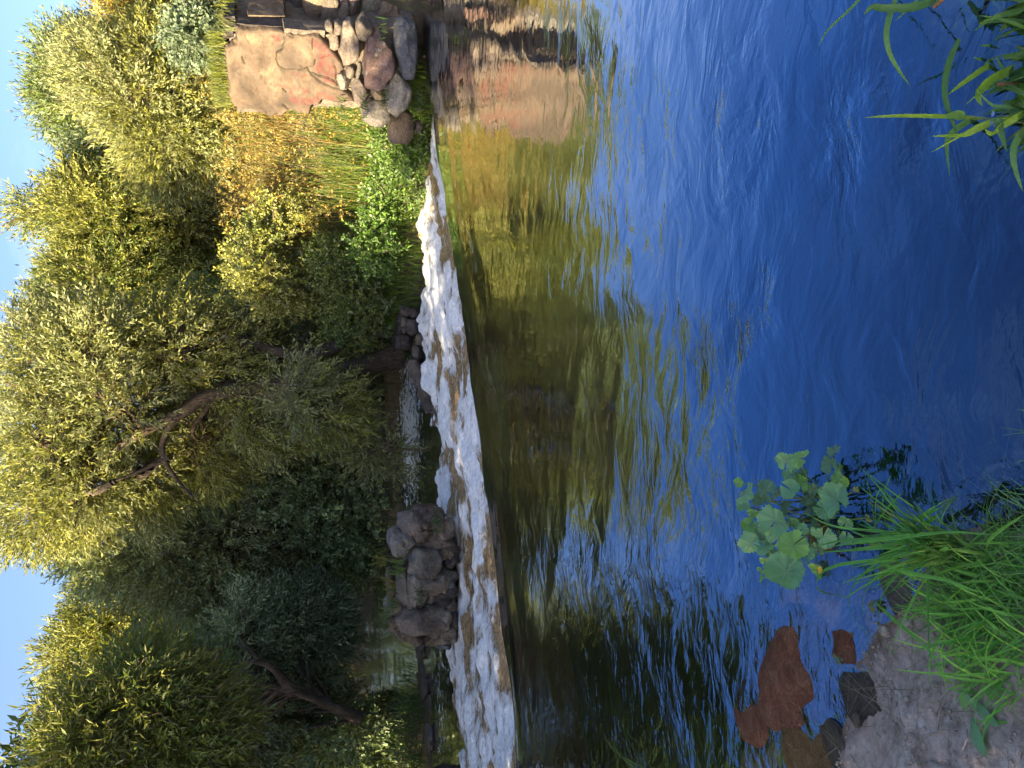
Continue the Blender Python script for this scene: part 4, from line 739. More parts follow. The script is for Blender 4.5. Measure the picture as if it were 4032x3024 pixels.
# grass fringe on top of the pier
n = 2600; X = rgg.uniform(150, 290, n); Y = rgg.uniform(-100, 1010, n); X = X + (Y - 500) * 0.09 * (Y > 300); P = np.array([on1(a, b, rgg.uniform(-.02, .5)) if b > 300 else on2(a + 90, b, rgg.uniform(.05, .6)) for a, b in zip(X, Y)])
tt = rgg.uniform(size=(n, 1)); c = np.array((0.10, 0.15, 0.02)) * (1 - tt) + np.array((0.24, 0.24, 0.04)) * tt
v, f, t = blades(P, rgg.uniform(.10, .24, n), rgg.uniform(.006, .012, n), rgg.uniform(.4, 1.3, n), c, rgg)
tag(obj('grass', mesh('grass', v, f, False, {'tint': t}), None, [M_GRASS]), 'yellow green grass fringe growing along the top of the stone pier', None, None, 'stuff')
# short grass and moss between the pile stones
# ------------------------------------------------------------------ shrubs
def shrub(base, r, label, seed, n=700, pal='green', pal2=None, h=0.9, temps=TW_BUSH, name='shrub', group=None):
    rg = np.random.default_rng(seed); base = np.array(base, float); lob = lobes_in(base + np.array([0, 0, h * .55]), (r, r, h * .5), 9, rg, (r * .3, r * .55), -0.5)
    return tree(name, base, lob, label, group, n, temps, pal, pal2, [[base, base + np.array([.03, 0, h * .4]), base + np.array([0, .02, h * .75])]], 0.2, seed, 0.03, M_TWIG, 'shrub', 'leaves', 0.4, 1, (0.6, 1.0), M_BROAD)
p = at_z(1590, 1010, -.3); shrub(gp(1.9, 16.3), .75, 'leafy green shrub at the water edge right of the dark boulder heap', 601, 1500, 'green', 'green', 1.3)
shrub(gp(2.9, 17.0), .9, 'tall yellowish green shrub on the bank behind the foam', 602, 1500, 'olive', 'green', 1.8)
shrub(gp(1.2, 17.3), .8, 'sunlit yellow green shrub behind the willow trunks', 603, 1500, 'green', 'olive', 1.3)
for k_, (sx, sy, sr, sh, lab) in enumerate([(4.05, 12.5, .55, .8, 'bright green leafy shrub at the foot of the pier boulders'), (3.45, 13.2, .6, .9, 'bright green leafy shrub in the middle of the grassy bank'), (2.55, 13.75, .6, .85, 'bright green leafy shrub overhanging the foam on the right bank')]):
    shrub((sx, sy, gh(sx, sy)), sr, lab, 610 + k_, 520, 'lush', 'lush', sh)
shrub(at_y(840, 60, 12.6) + np.array([0, 0, -.25]), .5, 'dark drooping shrub on top of the shaded pier corner', 604, 900, 'dark', 'green', .7)
shrub(np.array([-1.2, 13.7, LOW]), .35, 'small willow sapling standing in the rapids left of the slab', 605, 200, 'olive', 'pale', 1.3, TW_WILLOW)
shrub(gp(-8.3, 13.2), .7, 'pale leafy shrub leaning in at the lower left edge below the trees', 606, 500, 'pale', 'olive', 1.3, TW_NEAR)

# ------------------------------------------------------------------ sedge tufts on the far left islet, ferns on the pile
def ribbon(pts, w0, seg=9, fold=0.25, taper=0.75, view=(0.15, 0.25, 1.0)):
    c = curve(pts, seg); t = np.gradient(c, axis=0); t /= np.linalg.norm(t, axis=1)[:, None] + 1e-9
    view = np.array(view); s = np.cross(t, view); s /= np.linalg.norm(s, axis=1)[:, None] + 1e-9; n = np.cross(s, t)
    a = np.linspace(0, 1, seg); wk = (w0 * np.clip(0.55 + 2.2 * a, 0, 1) * (1 - a ** 2.2) ** taper + 0.0006)[:, None]
    v = np.stack([c - s * wk * .5, c + n * wk * fold * -1, c + s * wk * .5], 1).reshape(-1, 3)
    f = [(3 * i + j, 3 * i + j + 1, 3 * i + j + 4, 3 * i + j + 3) for i in range(seg - 1) for j in range(2)]
    return v, np.array(f)
def blade_obj(root, pts, w0, tint, name='blade', seg=9, mat=None, view=(0.15, 0.25, 1.0)):
    b = np.array(root.location); v, f = ribbon(np.asarray(pts) - b, w0, seg, view=view)
    return obj(name, mesh(name, v, f, True, {'tint': np.tile(np.array(tint), (len(v), 1))}), root, [mat or M_GRASS])
def tuft(name, base, n, ln, w, label, cat, seed, az=None, spread=math.pi, el=(0.9, 1.45), tint=((0.05, 0.10, 0.02), (0.11, 0.17, 0.03)), rad=0.08, group=None, droop=(0.3, 1.1)):
    rg = np.random.default_rng(seed); root = empty(name, tuple(base), label, cat, group); base = np.array(base, float)
    for i in range(n):
        a = (az or 0) + rg.uniform(-spread, spread); e = rg.uniform(*el); l_ = rg.uniform(*ln); d = np.array([math.cos(a) * math.cos(e), math.sin(a) * math.cos(e), math.sin(e)]); hz = np.array([math.cos(a), math.sin(a), 0])
        p0 = base + np.array([rg.normal() * rad, rg.normal() * rad, 0]); g = rg.uniform(*droop); pts = [p0 + d * l_ * k + hz * l_ * 0.45 * g * k * k + np.array([0, 0, -l_ * 0.5 * g * k * k * k]) for k in (0, .25, .5, .75, 1.0)]
        q = rg.uniform(); blade_obj(root, pts, rg.uniform(*w), tuple(np.array(tint[0]) * (1 - q) + np.array(tint[1]) * q), seg=7)
    return root
# low islet under the tufts
def islet(base, r, seed, label):
    tag(add_stone('rock_islet', np.array(base) + np.array([0, 0, -.05]), r, M_ST_BROWN, seed, None, (0, 0, .3), rough=.2), label, 'islet')
t1 = at_z(1680, 2800, LOW); t2 = at_z(1655, 2640, LOW); t3 = at_z(1690, 2990, LOW)
islet(t1, (.75, .5, .13), 700, 'low stony islet carrying the middle sedge tuft at left'); islet(t2, (.6, .45, .12), 701, 'low stony islet under the soft round grass tuft at left'); islet(t3, (.6, .45, .12), 702, 'low stony islet at the left edge by the foam')
tuft('sedge_tuft', t1 + np.array([0, 0.1, .05]), 70, (.5, .95), (.012, .024), 'spiky sedge tuft with long drooping blades on the left islet', 'sedge tuft', 710, rad=.18)
tuft('sedge_tuft', t2 + np.array([0, 0.1, .05]), 90, (.35, .75), (.008, .016), 'soft rounded grass tuft left of the boulder pile', 'sedge tuft', 711, rad=.26)
tuft('sedge_tuft', t3 + np.array([0, 0.1, .05]), 60, (.5, .9), (.012, .022), 'sedge tuft cut by the left edge beside the foam', 'sedge tuft', 712, rad=.2)
for i, (x, y, hx, hy, m, lab) in enumerate([(1655, 2560, 14, 40, M_ST_BROWN, 'small brown rock in the dark water left of the boulder pile'), (1672, 2710, 14, 45, M_ST_BROWN, 'reddish brown rock between two grass tufts by the foam'), (1690, 2900, 14, 60, M_ST_GREY, 'flat grey rock at the edge of the left islet')]):
    p = at_z(x, y, LOW + .05); q = p[1] / F_PX / .966; tag(add_stone('boulder', p, (hy * q, .2, hx * q * 1.2), m, 720 + i), lab, 'boulder')
for i, (X, Y, dep, n, lab, tn) in enumerate([(200, 640, .1, 26, 'sunlit yellow fern on the top right of the boulder pile', ((.14, .16, .02), (.26, .22, .03))), (390, 720, -.25, 30, 'bright green grass tuft on the upper face of the boulder pile', ((.07, .14, .02), (.13, .19, .03))), (300, 930, .0, 24, 'yellow grass in the long crack on top of the boulder pile', ((.14, .15, .02), (.28, .20, .03))),
                                           (330, 1090, -.15, 26, 'green grass tuft at the upper left of the boulder pile', ((.06, .13, .02), (.12, .18, .03))), (240, 1190, .1, 20, 'small grass tuft at the top left corner of the boulder pile', ((.06, .12, .02), (.12, .17, .03))), (590, 1010, -.32, 16, 'dark weeds hanging on the middle of the boulder pile', ((.03, .06, .02), (.06, .1, .03))),
                                           (760, 290, -.3, 24, 'dark green weeds at the right foot of the boulder pile', ((.03, .07, .02), (.06, .11, .03)))]):
    tuft('grass_tuft', at_y(*z3(X, Y), 11.25 + dep - .22) + np.array([0, 0, .03]), n, (.16, .34), (.010, .020), lab, 'grass tuft', 730 + i, rad=.07, tint=tn)
for i, (X, Y, lab) in enumerate([(1560, 1010, 'green weeds beside the upper loose boulder of the pier'), (1760, 920, 'weeds growing between the pier stones above the cracked boulder'), (1340, 1040, 'leafy weeds at the left edge of the render'), (2080, 960, 'grass hanging over the water at the foot of the pier'), (1740, 300, 'small dark weeds on the pink boulder of the pier')]):
    tuft('weed', on1(X, Y, -.18) - np.array([0, 0, .06]), 18, (.10, .22), (.014, .026), lab, 'weed', 750 + i, rad=.09, tint=((.04, .09, .02), (.10, .16, .03)))

# ------------------------------------------------------------------ foreground: marsh marigold
def round_leaf(seed):
    rg = np.random.default_rng(seed); nr, na_ = 6, 64; th = np.linspace(0.16, 2 * np.pi - 0.16, na_); V = []; ve = []; cup = rg.uniform(-.35, .75); ph = rg.uniform(0, 6, 3)
    for i in range(nr):
        r = i / (nr - 1)
        for j, a in enumerate(th):
            R = r * (1 - 0.10 * math.cos(a) ** 2 + 0.04 * math.sin(3 * a + ph[0])) * (1 + (0.06 if j % 3 == 0 else -0.04) * (i == nr - 1) + 0.05 * math.sin(5 * a + ph[0]) * (i == nr - 1))
            z = cup * 0.5 * r * r + 0.20 * r * r * math.sin(2 * a + ph[1]) + 0.10 * r * r * math.sin(5 * a + ph[2]) + 0.035 * r * math.cos(9 * a)
            V.append((-R * math.cos(a) + 0.0, R * math.sin(a), z)); ve.append(max(0.0, math.cos(9 * a)) ** 10 * (1 - r * .6))
    f = [(i * na_ + j, i * na_ + j + 1, (i + 1) * na_ + j + 1, (i + 1) * na_ + j) for i in range(nr - 1) for j in range(na_ - 1)]
    return np.array(V), np.array(f)[:, ::-1], np.array(ve)
ROUND = [round_leaf(800 + i) for i in range(5)]
def z4(X, Y): return 2880 + X / 2.303, 1700 + Y / 2.303
mroot = at_z(*z4(640, 760), 0.0)
LEAFC = {'p': (0.20, 0.56, 0.23), 'b': (0.27, 0.64, 0.07), 'd': (0.08, 0.28, 0.12), 'y': (0.48, 0.45, 0.06)}
LM = {}
def leaf_mesh(i, c):
    if (i, c) not in LM:
        V, f, ve = ROUND[i]; base = np.array(LEAFC[c]); LM[(i, c)] = mesh('leaf', V, f, True, {'tint': base * (1 - ve[:, None] * .7) * (0.75 + 0.25 * np.linspace(0, 1, 6).repeat(64)[:, None]) + np.array((0.50, 0.66, 0.34)) * ve[:, None] * .7}); LM[(i, c)].materials.append(M_BROAD)
    return LM[(i, c)]
marsh = empty('marsh_marigold', tuple(mroot), 'leafy marsh marigold with round toothed leaves and one yellow flower in the shallows', 'marsh plant')
ML = [(490, 270, 170, 'p', .16), (620, 240, 165, 'b', .18), (540, 530, 165, 'p', .15), (530, 390, 120, 'p', .12), (620, 470, 150, 'b', .10), (130, 560, 190, 'p', .20), (310, 540, 185, 'd', .17), (110, 660, 110, 'p', .16), (190, 740, 80, 'b', .16), (170, 850, 130, 'b', .17), (170, 1010, 195, 'p', .20), (300, 1040, 150, 'p', .17), (400, 800, 250, 'p', .20), (560, 1030, 230, 'b', .24),
      (430, 970, 190, 'p', .18), (830, 950, 200, 'p', .16), (690, 1130, 140, 'p', .16), (490, 1260, 300, 'p', .22), (300, 1170, 80, 'b', .14), (280, 1290, 120, 'b', .14), (700, 600, 150, 'd', .05), (740, 700, 160, 'd', .05), (960, 620, 260, 'p', .15), (850, 700, 170, 'p', .12), (900, 290, 150, 'd', .13), (930, 165, 110, 'd', .14), (970, 440, 150, 'b', .12), (1040, 820, 110, 'p', .08), (1040, 970, 110, 'p', .08),
      (780, 1250, 130, 'b', .10), (650, 880, 90, 'p', .14), (340, 700, 80, 'b', .15), (70, 460, 80, 'b', .17), (660, 400, 120, 'd', .09), (1130, 520, 50, 'y', .05), (1240, 780, 70, 'y', .03), (480, 700, 130, 'd', .08), (250, 930, 130, 'd', .1), (560, 1180, 140, 'd', .12), (420, 560, 110, 'd', .08), (760, 860, 120, 'd', .07), (560, 840, 130, 'p', .13), (330, 870, 140, 'p', .15), (620, 1010, 130, 'p', .13), (780, 1060, 120, 'd', .09), (450, 900, 120, 'b', .16), (860, 560, 120, 'p', .1), (560, 300, 110, 'd', .1), (240, 620, 110, 'd', .12), (390, 1130, 120, 'd', .14), (900, 760, 120, 'd', .08), (730, 520, 100, 'd', .08), (1000, 340, 110, 'b', .08)]
rgm = np.random.default_rng(60)
for i, (X, Y, dm, c, z) in enumerate(ML):
    p = at_z(*z4(X, Y), z); dist = np.linalg.norm(p - EYE); r = dm / 2.303 / F_PX * dist * 0.5 * 1.12
    o = bpy.data.objects.new('leaf', leaf_mesh(i % 5, c)); col.objects.link(o); o.parent = marsh; loc = p - mroot; o.location = loc
    tv = (EYE - p) / dist; up_ = Vector((tv[0] * .5 + rgm.normal() * .36, tv[1] * .5 + rgm.normal() * .36, 0.8)).normalized()
    o.rotation_euler = (up_.to_track_quat('Z', 'Y') @ Euler((0, 0, rgm.uniform(0, 6.28))).to_quaternion()).to_euler(); o.scale = (r, r, r)
    q = np.array([loc[0] * 0.35 + rgm.normal() * .03, loc[1] * 0.35 + rgm.normal() * .03, -0.06]); sv, sf = tube(curve([q, (q + loc) / 2 + np.array([0, 0, .02]), loc], 6), np.linspace(.004, .0022, 6), 5)
    obj('leaf_stalk', mesh('leaf_stalk', sv, sf, True), marsh, [M_STEM])
fl = at_z(*z4(810, 1255), .13) - mroot; mb = MB()
for k in range(5):
    a = k * 1.2566; d = np.array([math.cos(a), math.sin(a), .25]); s = np.array([-math.sin(a), math.cos(a), 0]); mb.add(np.array([fl, fl + d * .008 + s * .006, fl + d * .016, fl + d * .008 - s * .006]), [(0, 1, 2, 3)])
obj('flower', mb.mesh('flower'), marsh, [M_YELLOW])

# ------------------------------------------------------------------ foreground: sedge hanging over the water
def z7(X, Y): return 3200 + X / 2.0733, 1900 + Y / 2.0733
sroot = at_z(3760, 2190, 0.03); sedge = empty('sedge_clump', tuple(sroot), 'long bladed sedge arching from the muddy bank towards the marsh marigold', 'sedge clump')
MAN = [([(1150, 470, .06), (800, 420, .22), (450, 390, .30), (150, 350, .30), (-60, 250, .24)], .007), ([(1150, 500, .06), (850, 480, .24), (500, 460, .30), (200, 480, .28), (0, 530, .2)], .009), ([(1150, 520, .06), (850, 520, .22), (500, 540, .30), (200, 560, .26), (50, 570, .18)], .008), ([(1150, 560, .05), (800, 600, .22), (450, 640, .32), (140, 690, .36), (30, 800, .26), (40, 870, .16), (140, 910, .08), (300, 930, .05)], .010),
       ([(1100, 560, .05), (800, 570, .2), (560, 640, .26), (420, 740, .26), (310, 880, .2), (305, 1030, .14), (380, 1160, .08), (520, 1310, .05)], .008), ([(1100, 580, .05), (800, 640, .2), (560, 740, .26), (430, 880, .2), (410, 1050, .14), (450, 1220, .06)], .007), ([(1080, 600, .05), (800, 680, .22), (650, 800, .26), (560, 950, .2), (540, 1150, .1), (600, 1330, .05), (700, 1400, .04)], .007),
       ([(1200, 480, .05), (950, 420, .24), (700, 440, .32), (330, 490, .34)], .011), ([(330, 490, .34), (700, 450, .36), (1100, 405, .40), (1460, 425, .42)], .008), ([(580, 670, .30), (800, 740, .34), (1100, 800, .38), (1360, 900, .40)], .011), ([(970, 640, .2), (945, 800, .26), (940, 1000, .26), (945, 1250, .22), (960, 1450, .16), (990, 1640, .1)], .011), ([(520, 985, .16), (700, 1150, .2), (900, 1320, .26), (1080, 1520, .28)], .011),
       ([(700, 400, .16), (900, 280, .2), (1060, 190, .18), (1175, 105, .02)], .010), ([(720, 400, .14), (930, 240, .22), (1080, 150, .16), (1180, 110, .01)], .008), ([(800, 400, .14), (960, 300, .2), (1080, 200, .14), (1185, 120, .01)], .008), ([(840, 410, .14), (1000, 290, .18), (1120, 180, .10), (1190, 120, .01)], .008), ([(1040, 590, .06), (1030, 400, .2), (1080, 230, .24), (1180, 110, .02)], .007),
       ([(1220, 560, .06), (1000, 420, .2), (860, 300, .3), (740, 200, .36)], .009), ([(520, 430, .1), (490, 260, .2), (470, 100, .3), (430, -60, .34)], .008), ([(600, 370, .1), (570, 200, .2), (590, 60, .28), (640, -60, .3)], .010), ([(500, 350, .12), (600, 220, .22), (740, 70, .32)], .011), ([(620, 260, .18), (640, 310, .14), (700, 360, .1)], .006), ([(520, 420, .1), (510, 250, .2), (530, 90, .24), (610, 10, .2)], .007),
       ([(1410, 560, .12), (1440, 470, .26), (1560, 370, .36), (1730, 260, .46)], .012), ([(1480, 600, .05), (1250, 560, .2), (1080, 540, .26), (1000, 575, .2)], .010), ([(1500, 700, .05), (1480, 600, .16), (1500, 550, .2), (1540, 590, .14), (1560, 700, .06)], .010), ([(150, 350, .2), (60, 150, .26), (20, 0, .3)], .007), ([(340, 500, .3), (350, 570, .24), (365, 630, .16)], .008), ([(1400, 570, .08), (1200, 470, .22), (1050, 320, .3), (1000, 240, .3)], .009)]
for pts, w_ in MAN:
    q = rgm.uniform(); blade_obj(sedge, [at_z(*z7(X, Y), z) for X, Y, z in pts], w_, tuple(np.array((0.10, 0.32, 0.06)) * (1 - q) + np.array((0.27, 0.58, 0.09)) * q), seg=14)
for i in range(95):
    x0, y0 = rgm.uniform(950, 1250), rgm.uniform(400, 640); ln = rgm.uniform(350, 850); a = rgm.normal() * 0.28; hz = rgm.uniform(.14, .32); pts = [at_z(*z7(x0 - ln * k * math.cos(a), y0 + ln * k * math.sin(a) * (1 + .6 * k)), .04 + hz * math.sin(min(1.0, k * 1.05) * 2.3)) for k in (0, .25, .5, .75, 1)]
    q = rgm.uniform(); blade_obj(sedge, pts, rgm.uniform(.004, .008), (0.42, 0.32, 0.14) if i % 13 == 5 else tuple(np.array((0.085, 0.29, 0.055)) * (1 - q) + np.array((0.25, 0.54, 0.08)) * q), seg=10)
# grass tufts on the near bank at the bottom edge
TB = [(3900, 2330, 'bright grass tuft on the mud at the bottom of the photo beside the sedge'), (3960, 2450, 'dense bright grass tuft at the bottom edge of the bank'), (3830, 2420, 'fine grass tuft in the middle of the bank grass'), (3980, 2230, 'grass tuft at the bottom edge beside the dark water'), (3860, 2540, 'grass tuft next to the bare mud'), (4000, 2570, 'grass tuft at the bottom edge above the dark soil'), (3720, 2330, 'sparse grass tuft between sedge and mud'), (3960, 2660, 'small sparse grass tuft on the dark soil')]
for i, (x, y, lab) in enumerate(TB):
    p = at_z(x, y, .10); p[2] = gh(p[0], p[1]) + .0
    tuft('grass_tuft', p, 34 if i < 7 else 14, (.09, .21), (.004, .009), lab, 'grass tuft', 810 + i, az=math.radians(115), spread=1.6, rad=.06, tint=((.12, .37, .06), (.31, .62, .09)), group='grass tufts on the near bank', el=(.6, 1.3))
p = region(2600, rgg, -1.0, 0.15, 0.9, 1.75, lambda x, y: (poly_sd(x, y, POOL) > 0.03) & (fbm2(x * 5, y * 5, 2, 7) + 2.2 * (x + .56) - 1.1 * (y - 1.35) > -.05))
P = np.stack([p[:, 0], p[:, 1], ghv(p[:, 0], p[:, 1]) - .005], -1); tt = rgg.uniform(size=(len(P), 1)); c = np.array((0.11, 0.33, 0.06)) * (1 - tt) + np.array((0.30, 0.58, 0.09)) * tt
v, f, t = blades(P, rgg.uniform(.05, .20, len(P)), rgg.uniform(.002, .006, len(P)), rgg.uniform(.5, 1.6, len(P)), c, rgg, 4)
tag(obj('grass', mesh('grass', v, f, False, {'tint': t}), None, [M_GRASS]), 'short fine green grass spreading over the near mud bank', None, None, 'stuff')
# broad leaves on the near bank
def leafy(name, x, y, rs, label, seed, c='b'):
    p = at_z(x, y, .1); p[2] = gh(p[0], p[1]) + .015; root = empty(name, tuple(p), label, 'herb'); rg = np.random.default_rng(seed)
    for k in range(rs):
        a = rg.uniform(0, 6.28); l_ = rg.uniform(.05, .095); w_ = l_ * rg.uniform(.28, .42); d = np.array([math.cos(a), math.sin(a), rg.uniform(.3, .8)]); s = np.array([-math.sin(a), math.cos(a), 0]); n = np.cross(d, s); V = []; na_ = 8
        for i in range(na_):
            t_ = i / (na_ - 1); ww = w_ * math.sin(math.pi * min(1, .06 + t_ * .94)) ** .7; cpt = d * l_ * t_ + np.array([0, 0, -.35 * l_ * t_ * t_]); V += [cpt - s * ww * .5, cpt - n * -.06 * w_, cpt + s * ww * .5]
        f = [(3 * i + j, 3 * i + j + 1, 3 * i + j + 4, 3 * i + j + 3) for i in range(na_ - 1) for j in range(2)]
        o = obj('leaf', mesh('leaf', V, f, True, {'tint': np.tile(np.array(LEAFC[c]) * rg.uniform(.7, 1.1), (len(V), 1))}), root, [M_BROAD]); o.location = (rg.normal() * .02, rg.normal() * .02, 0)
leafy('plantain', 3790, 2670, 6, 'plantain rosette with light green leaves between grass and mud', 850); leafy('plantain', 4000, 2500, 5, 'broad leaved herb at the bottom edge in the thick grass', 851); leafy('plantain', 3840, 2760, 3, 'small pale herb on the dark soil below the plantain', 852, 'p')

# ------------------------------------------------------------------ foreground: reeds at the lower right
def z5(X, Y): return 3300 + X / 2.183, Y / 2.183
RD = [([(520, -60, 1.75), (455, 100, 1.72), (415, 280, 1.7), (440, 450, 1.7), (520, 600, 1.72), (615, 735, 1.74)], .017, 'p'), ([(260, -80, 1.85), (140, 40, 1.85), (60, 120, 1.85), (-90, 260, 1.85), (-170, 400, 1.85)], .009, 'p'), ([(900, -20, 1.6), (650, 60, 1.62), (400, 70, 1.65), (290, 60, 1.66), (220, 130, 1.68)], .024, 'd'), ([(680, 0, 1.65), (600, 80, 1.66), (490, 180, 1.67)], .008, 'p'),
      ([(1600, 700, 1.5), (1400, 900, 1.52), (1200, 1000, 1.55), (1040, 1090, 1.55), (950, 1180, 1.55), (935, 1290, 1.54), (960, 1510, 1.5)], .020, 'p'), ([(1045, 330, 1.5), (960, 520, 1.5), (915, 740, 1.5), (940, 920, 1.5), (990, 1060, 1.5), (1030, 1180, 1.5)], .017, 'd'), ([(1250, 1020, 1.5), (1060, 1005, 1.5), (900, 1000, 1.5), (600, 995, 1.52), (400, 1000, 1.54), (230, 1010, 1.56)], .012, 'b'), ([(1080, 1005, 1.49), (1010, 985, 1.48), (910, 1002, 1.47)], .026, 'p'),
      ([(1640, 540, 1.4), (1500, 600, 1.44), (1330, 680, 1.46), (1230, 770, 1.46), (1205, 840, 1.44), (1240, 910, 1.42)], .026, 'b'), ([(1560, 540, 1.5), (1300, 570, 1.5), (1150, 660, 1.5), (1040, 740, 1.5), (950, 810, 1.5)], .016, 'b'), ([(1580, 440, 1.5), (1400, 480, 1.5), (1300, 520, 1.5), (1250, 570, 1.5)], .014, 'p'), ([(1560, 300, 1.52), (1400, 370, 1.53), (1280, 470, 1.53), (1220, 510, 1.52), (1165, 490, 1.52)], .014, 'p'),
      ([(1580, 1000, 1.4), (1400, 1020, 1.42), (1250, 1060, 1.44), (1130, 1120, 1.46), (960, 1220, 1.48), (800, 1310, 1.5)], .010, 'b'), ([(1340, 1050, 1.44), (1200, 1110, 1.46), (1080, 1160, 1.48), (800, 1170, 1.5)], .016, 'b'), ([(1640, 1070, 1.38), (1540, 1200, 1.4), (1505, 1320, 1.4), (1530, 1480, 1.4), (1590, 1650, 1.4)], .018, 'p'), ([(1380, 1010, 1.4), (1390, 1100, 1.4), (1450, 1300, 1.4)], .020, 'd'),
      ([(1640, 950, 1.36), (1500, 1030, 1.38), (1400, 1090, 1.4), (1320, 1150, 1.4), (1260, 1110, 1.4)], .020, 'b'), ([(1640, 30, 1.55), (1500, 100, 1.55), (1420, 200, 1.55), (1350, 250, 1.55), (1330, 400, 1.55)], .018, 'p'), ([(1600, -20, 1.6), (1250, 60, 1.6), (1150, 150, 1.6), (1100, 260, 1.6)], .012, 'p'), ([(1060, -20, 1.6), (1160, 100, 1.6), (1260, 250, 1.6)], .022, 'p'), ([(1300, -20, 1.6), (1180, 60, 1.6), (1040, 110, 1.6), (1005, 250, 1.6)], .012, 'p'),
      ([(1600, 120, 1.5), (1460, 140, 1.5), (1300, 170, 1.5), (1200, 210, 1.5)], .014, 'b'), ([(1500, -30, 1.6), (1300, 100, 1.6), (1240, 200, 1.6), (1230, 350, 1.6)], .014, 'd'), ([(1640, 620, 1.42), (1540, 640, 1.44), (1430, 600, 1.46), (1350, 480, 1.48)], .014, 'p'), ([(1640, 860, 1.4), (1560, 850, 1.42), (1440, 910, 1.44), (1300, 960, 1.46)], .018, 'p'), ([(1480, 700, 1.45), (1250, 780, 1.46), (1095, 900, 1.47)], .006, 'p'), ([(1200, -30, 1.62), (1130, 150, 1.62), (1070, 280, 1.62)], .012, 'p'), ([(1400, -40, 1.6), (1400, 60, 1.6), (1350, 160, 1.6), (1260, 230, 1.6)], .02, 'b'),
      ([(1620, 200, 1.5), (1500, 160, 1.5), (1380, 60, 1.5), (1300, -30, 1.52)], .014, 'b'), ([(1640, 350, 1.5), (1500, 330, 1.5), (1400, 350, 1.5), (1300, 390, 1.5), (1220, 390, 1.5)], .012, 'p'), ([(1640, 760, 1.4), (1500, 740, 1.42), (1380, 700, 1.44), (1300, 780, 1.45)], .016, 'd'), ([(1640, 980, 1.4), (1450, 920, 1.42), (1320, 900, 1.44), (1180, 770, 1.45)], .010, 'p')]
rr = np.array([0.86, 1.25, 0.0]); reed = empty('reed_clump', tuple(rr), 'broad bladed reeds leaning over the dark water at the lower right corner', 'reed clump')
for pts, w_, c in RD:
    P = np.array([at_y(*z5(X, Y), D) for X, Y, D in pts]); base = {'p': (0.17, 0.33, 0.10), 'd': (0.08, 0.19, 0.06), 'b': (0.27, 0.42, 0.05)}[c]; blade_obj(reed, P, w_ * 1.0, base, 'leaf_blade', 16, None, (rgm.normal() * .3 - .3, -.75 + rgm.normal() * .25, .6))
for k in range(85):
    x0, y0 = 1610 + rgm.uniform(0, 150), rgm.uniform(-50, 1200); ln = rgm.uniform(180, 480); a = rgm.normal() * .7; pts = [at_y(*z5(x0 - ln * q * math.cos(a), y0 + ln * q * math.sin(a) + 120 * q * q * rgm.uniform(.5, 1)), 1.34 + .16 * q + rgm.uniform(0, .02)) for q in (0, .33, .66, 1)]
    u_ = rgm.uniform(); blade_obj(reed, pts, rgm.uniform(.008, .02), tuple(np.array((0.09, 0.21, 0.06)) * (1 - u_) + np.array((0.25, 0.40, 0.06)) * u_), 'leaf_blade', 9, None, (rgm.normal() * .4 - .3, -.7, .6))
for (a, b, c_, r) in [((1640, 720, 1.4), (1520, 722, 1.42), (1360, 725, 1.44), .0045), ((1640, 1060, 1.36), (1300, 1020, 1.44), (1080, 1005, 1.49), .0025), ((820, 60, 1.6), (880, 10, 1.58), (960, -60, 1.56), .006)]:
    P = np.array([at_y(*z5(X, Y), D) for X, Y, D in (a, b, c_)]); v, f = tube(curve(P, 8) - rr, r, 6); obj('stem', mesh('stem', v, f, True), reed, [M_WOOD if r > .003 else M_STEM])
fm = at_y(*z5(1330, 1030), 1.43); fn = empty('forget_me_not', tuple(fm), 'tiny pale blue forget-me-not flowers among the reed blades', 'flower')
v, f = tube(curve([(0.07, -.05, -.12), (0.03, -.02, -.05), (0, 0, 0)], 6), .0015, 5); obj('stem', mesh('stem', v, f, True), fn, [M_STEM])
for k, (X, Y) in enumerate([(1335, 975), (1320, 1040), (1310, 1070), (1335, 1075), (1325, 985), (1345, 1062)]):
    p = at_y(*z5(X, Y), 1.425) - fm; mb = MB()
    for j in range(5):
        a = j * 1.2566 + k; d = np.array([math.cos(a) * .8, -.5 * math.sin(a) * .6, math.sin(a) * .8]); s = np.array([-math.sin(a), 0, math.cos(a)]); mb.add(np.array([p, p + d * .004 + s * .0032, p + d * .0075, p + d * .004 - s * .0032]), [(0, 1, 2, 3)])
    obj('flower', mb.mesh('flower'), fn, [M_PBLUE])

# ------------------------------------------------------------------ foreground: stones, pebbles, sticks
def ground_stone(name, x, y, z, r, mat, seed, lab, cat='stone', rot=0.0, **kw):
    p = at_z(x, y, z); tag(add_stone(name, p, r, mat, seed, None, (0, 0, rot), **kw), lab, cat); return p
ground_stone('boulder', 3130, 2650, -.062, (.26, .39, .085), M_ST_WETRED, 901, 'big wet reddish boulder lying just under the water at lower left', 'boulder', .5, sub=4, rough=.13, crag=.03)
ground_stone('boulder', 3010, 2810, -.055, (.17, .19, .075), M_ST_WETRED, 902, 'round orange red boulder under water at the left end of the wet boulder', 'boulder', .2)
ground_stone('stone', 3330, 2560, -.02, (.085, .10, .035), M_ST_WETRED, 903, 'flat pink stone wet at the edge of the mud', 'stone', .6, sq=.6)
ground_stone('stone', 3390, 2480, -.045, (.09, .085, .05), M_ST_AMBER, 904, 'amber coloured stone in the puddle below the sedge', 'stone', .1)
ground_stone('boulder', 3220, 2950, -.045, (.20, .26, .058), M_ST_AMBER, 905, 'broad amber stone under the shallow water in the lower left corner', 'boulder', .9, sq=.6)
ground_stone('stone', 3330, 2960, -.01, (.14, .085, .045), M_ST_TAN, 906, 'pale tan stone at the mud edge in the lower left corner', 'stone', 1.2, sq=.6)
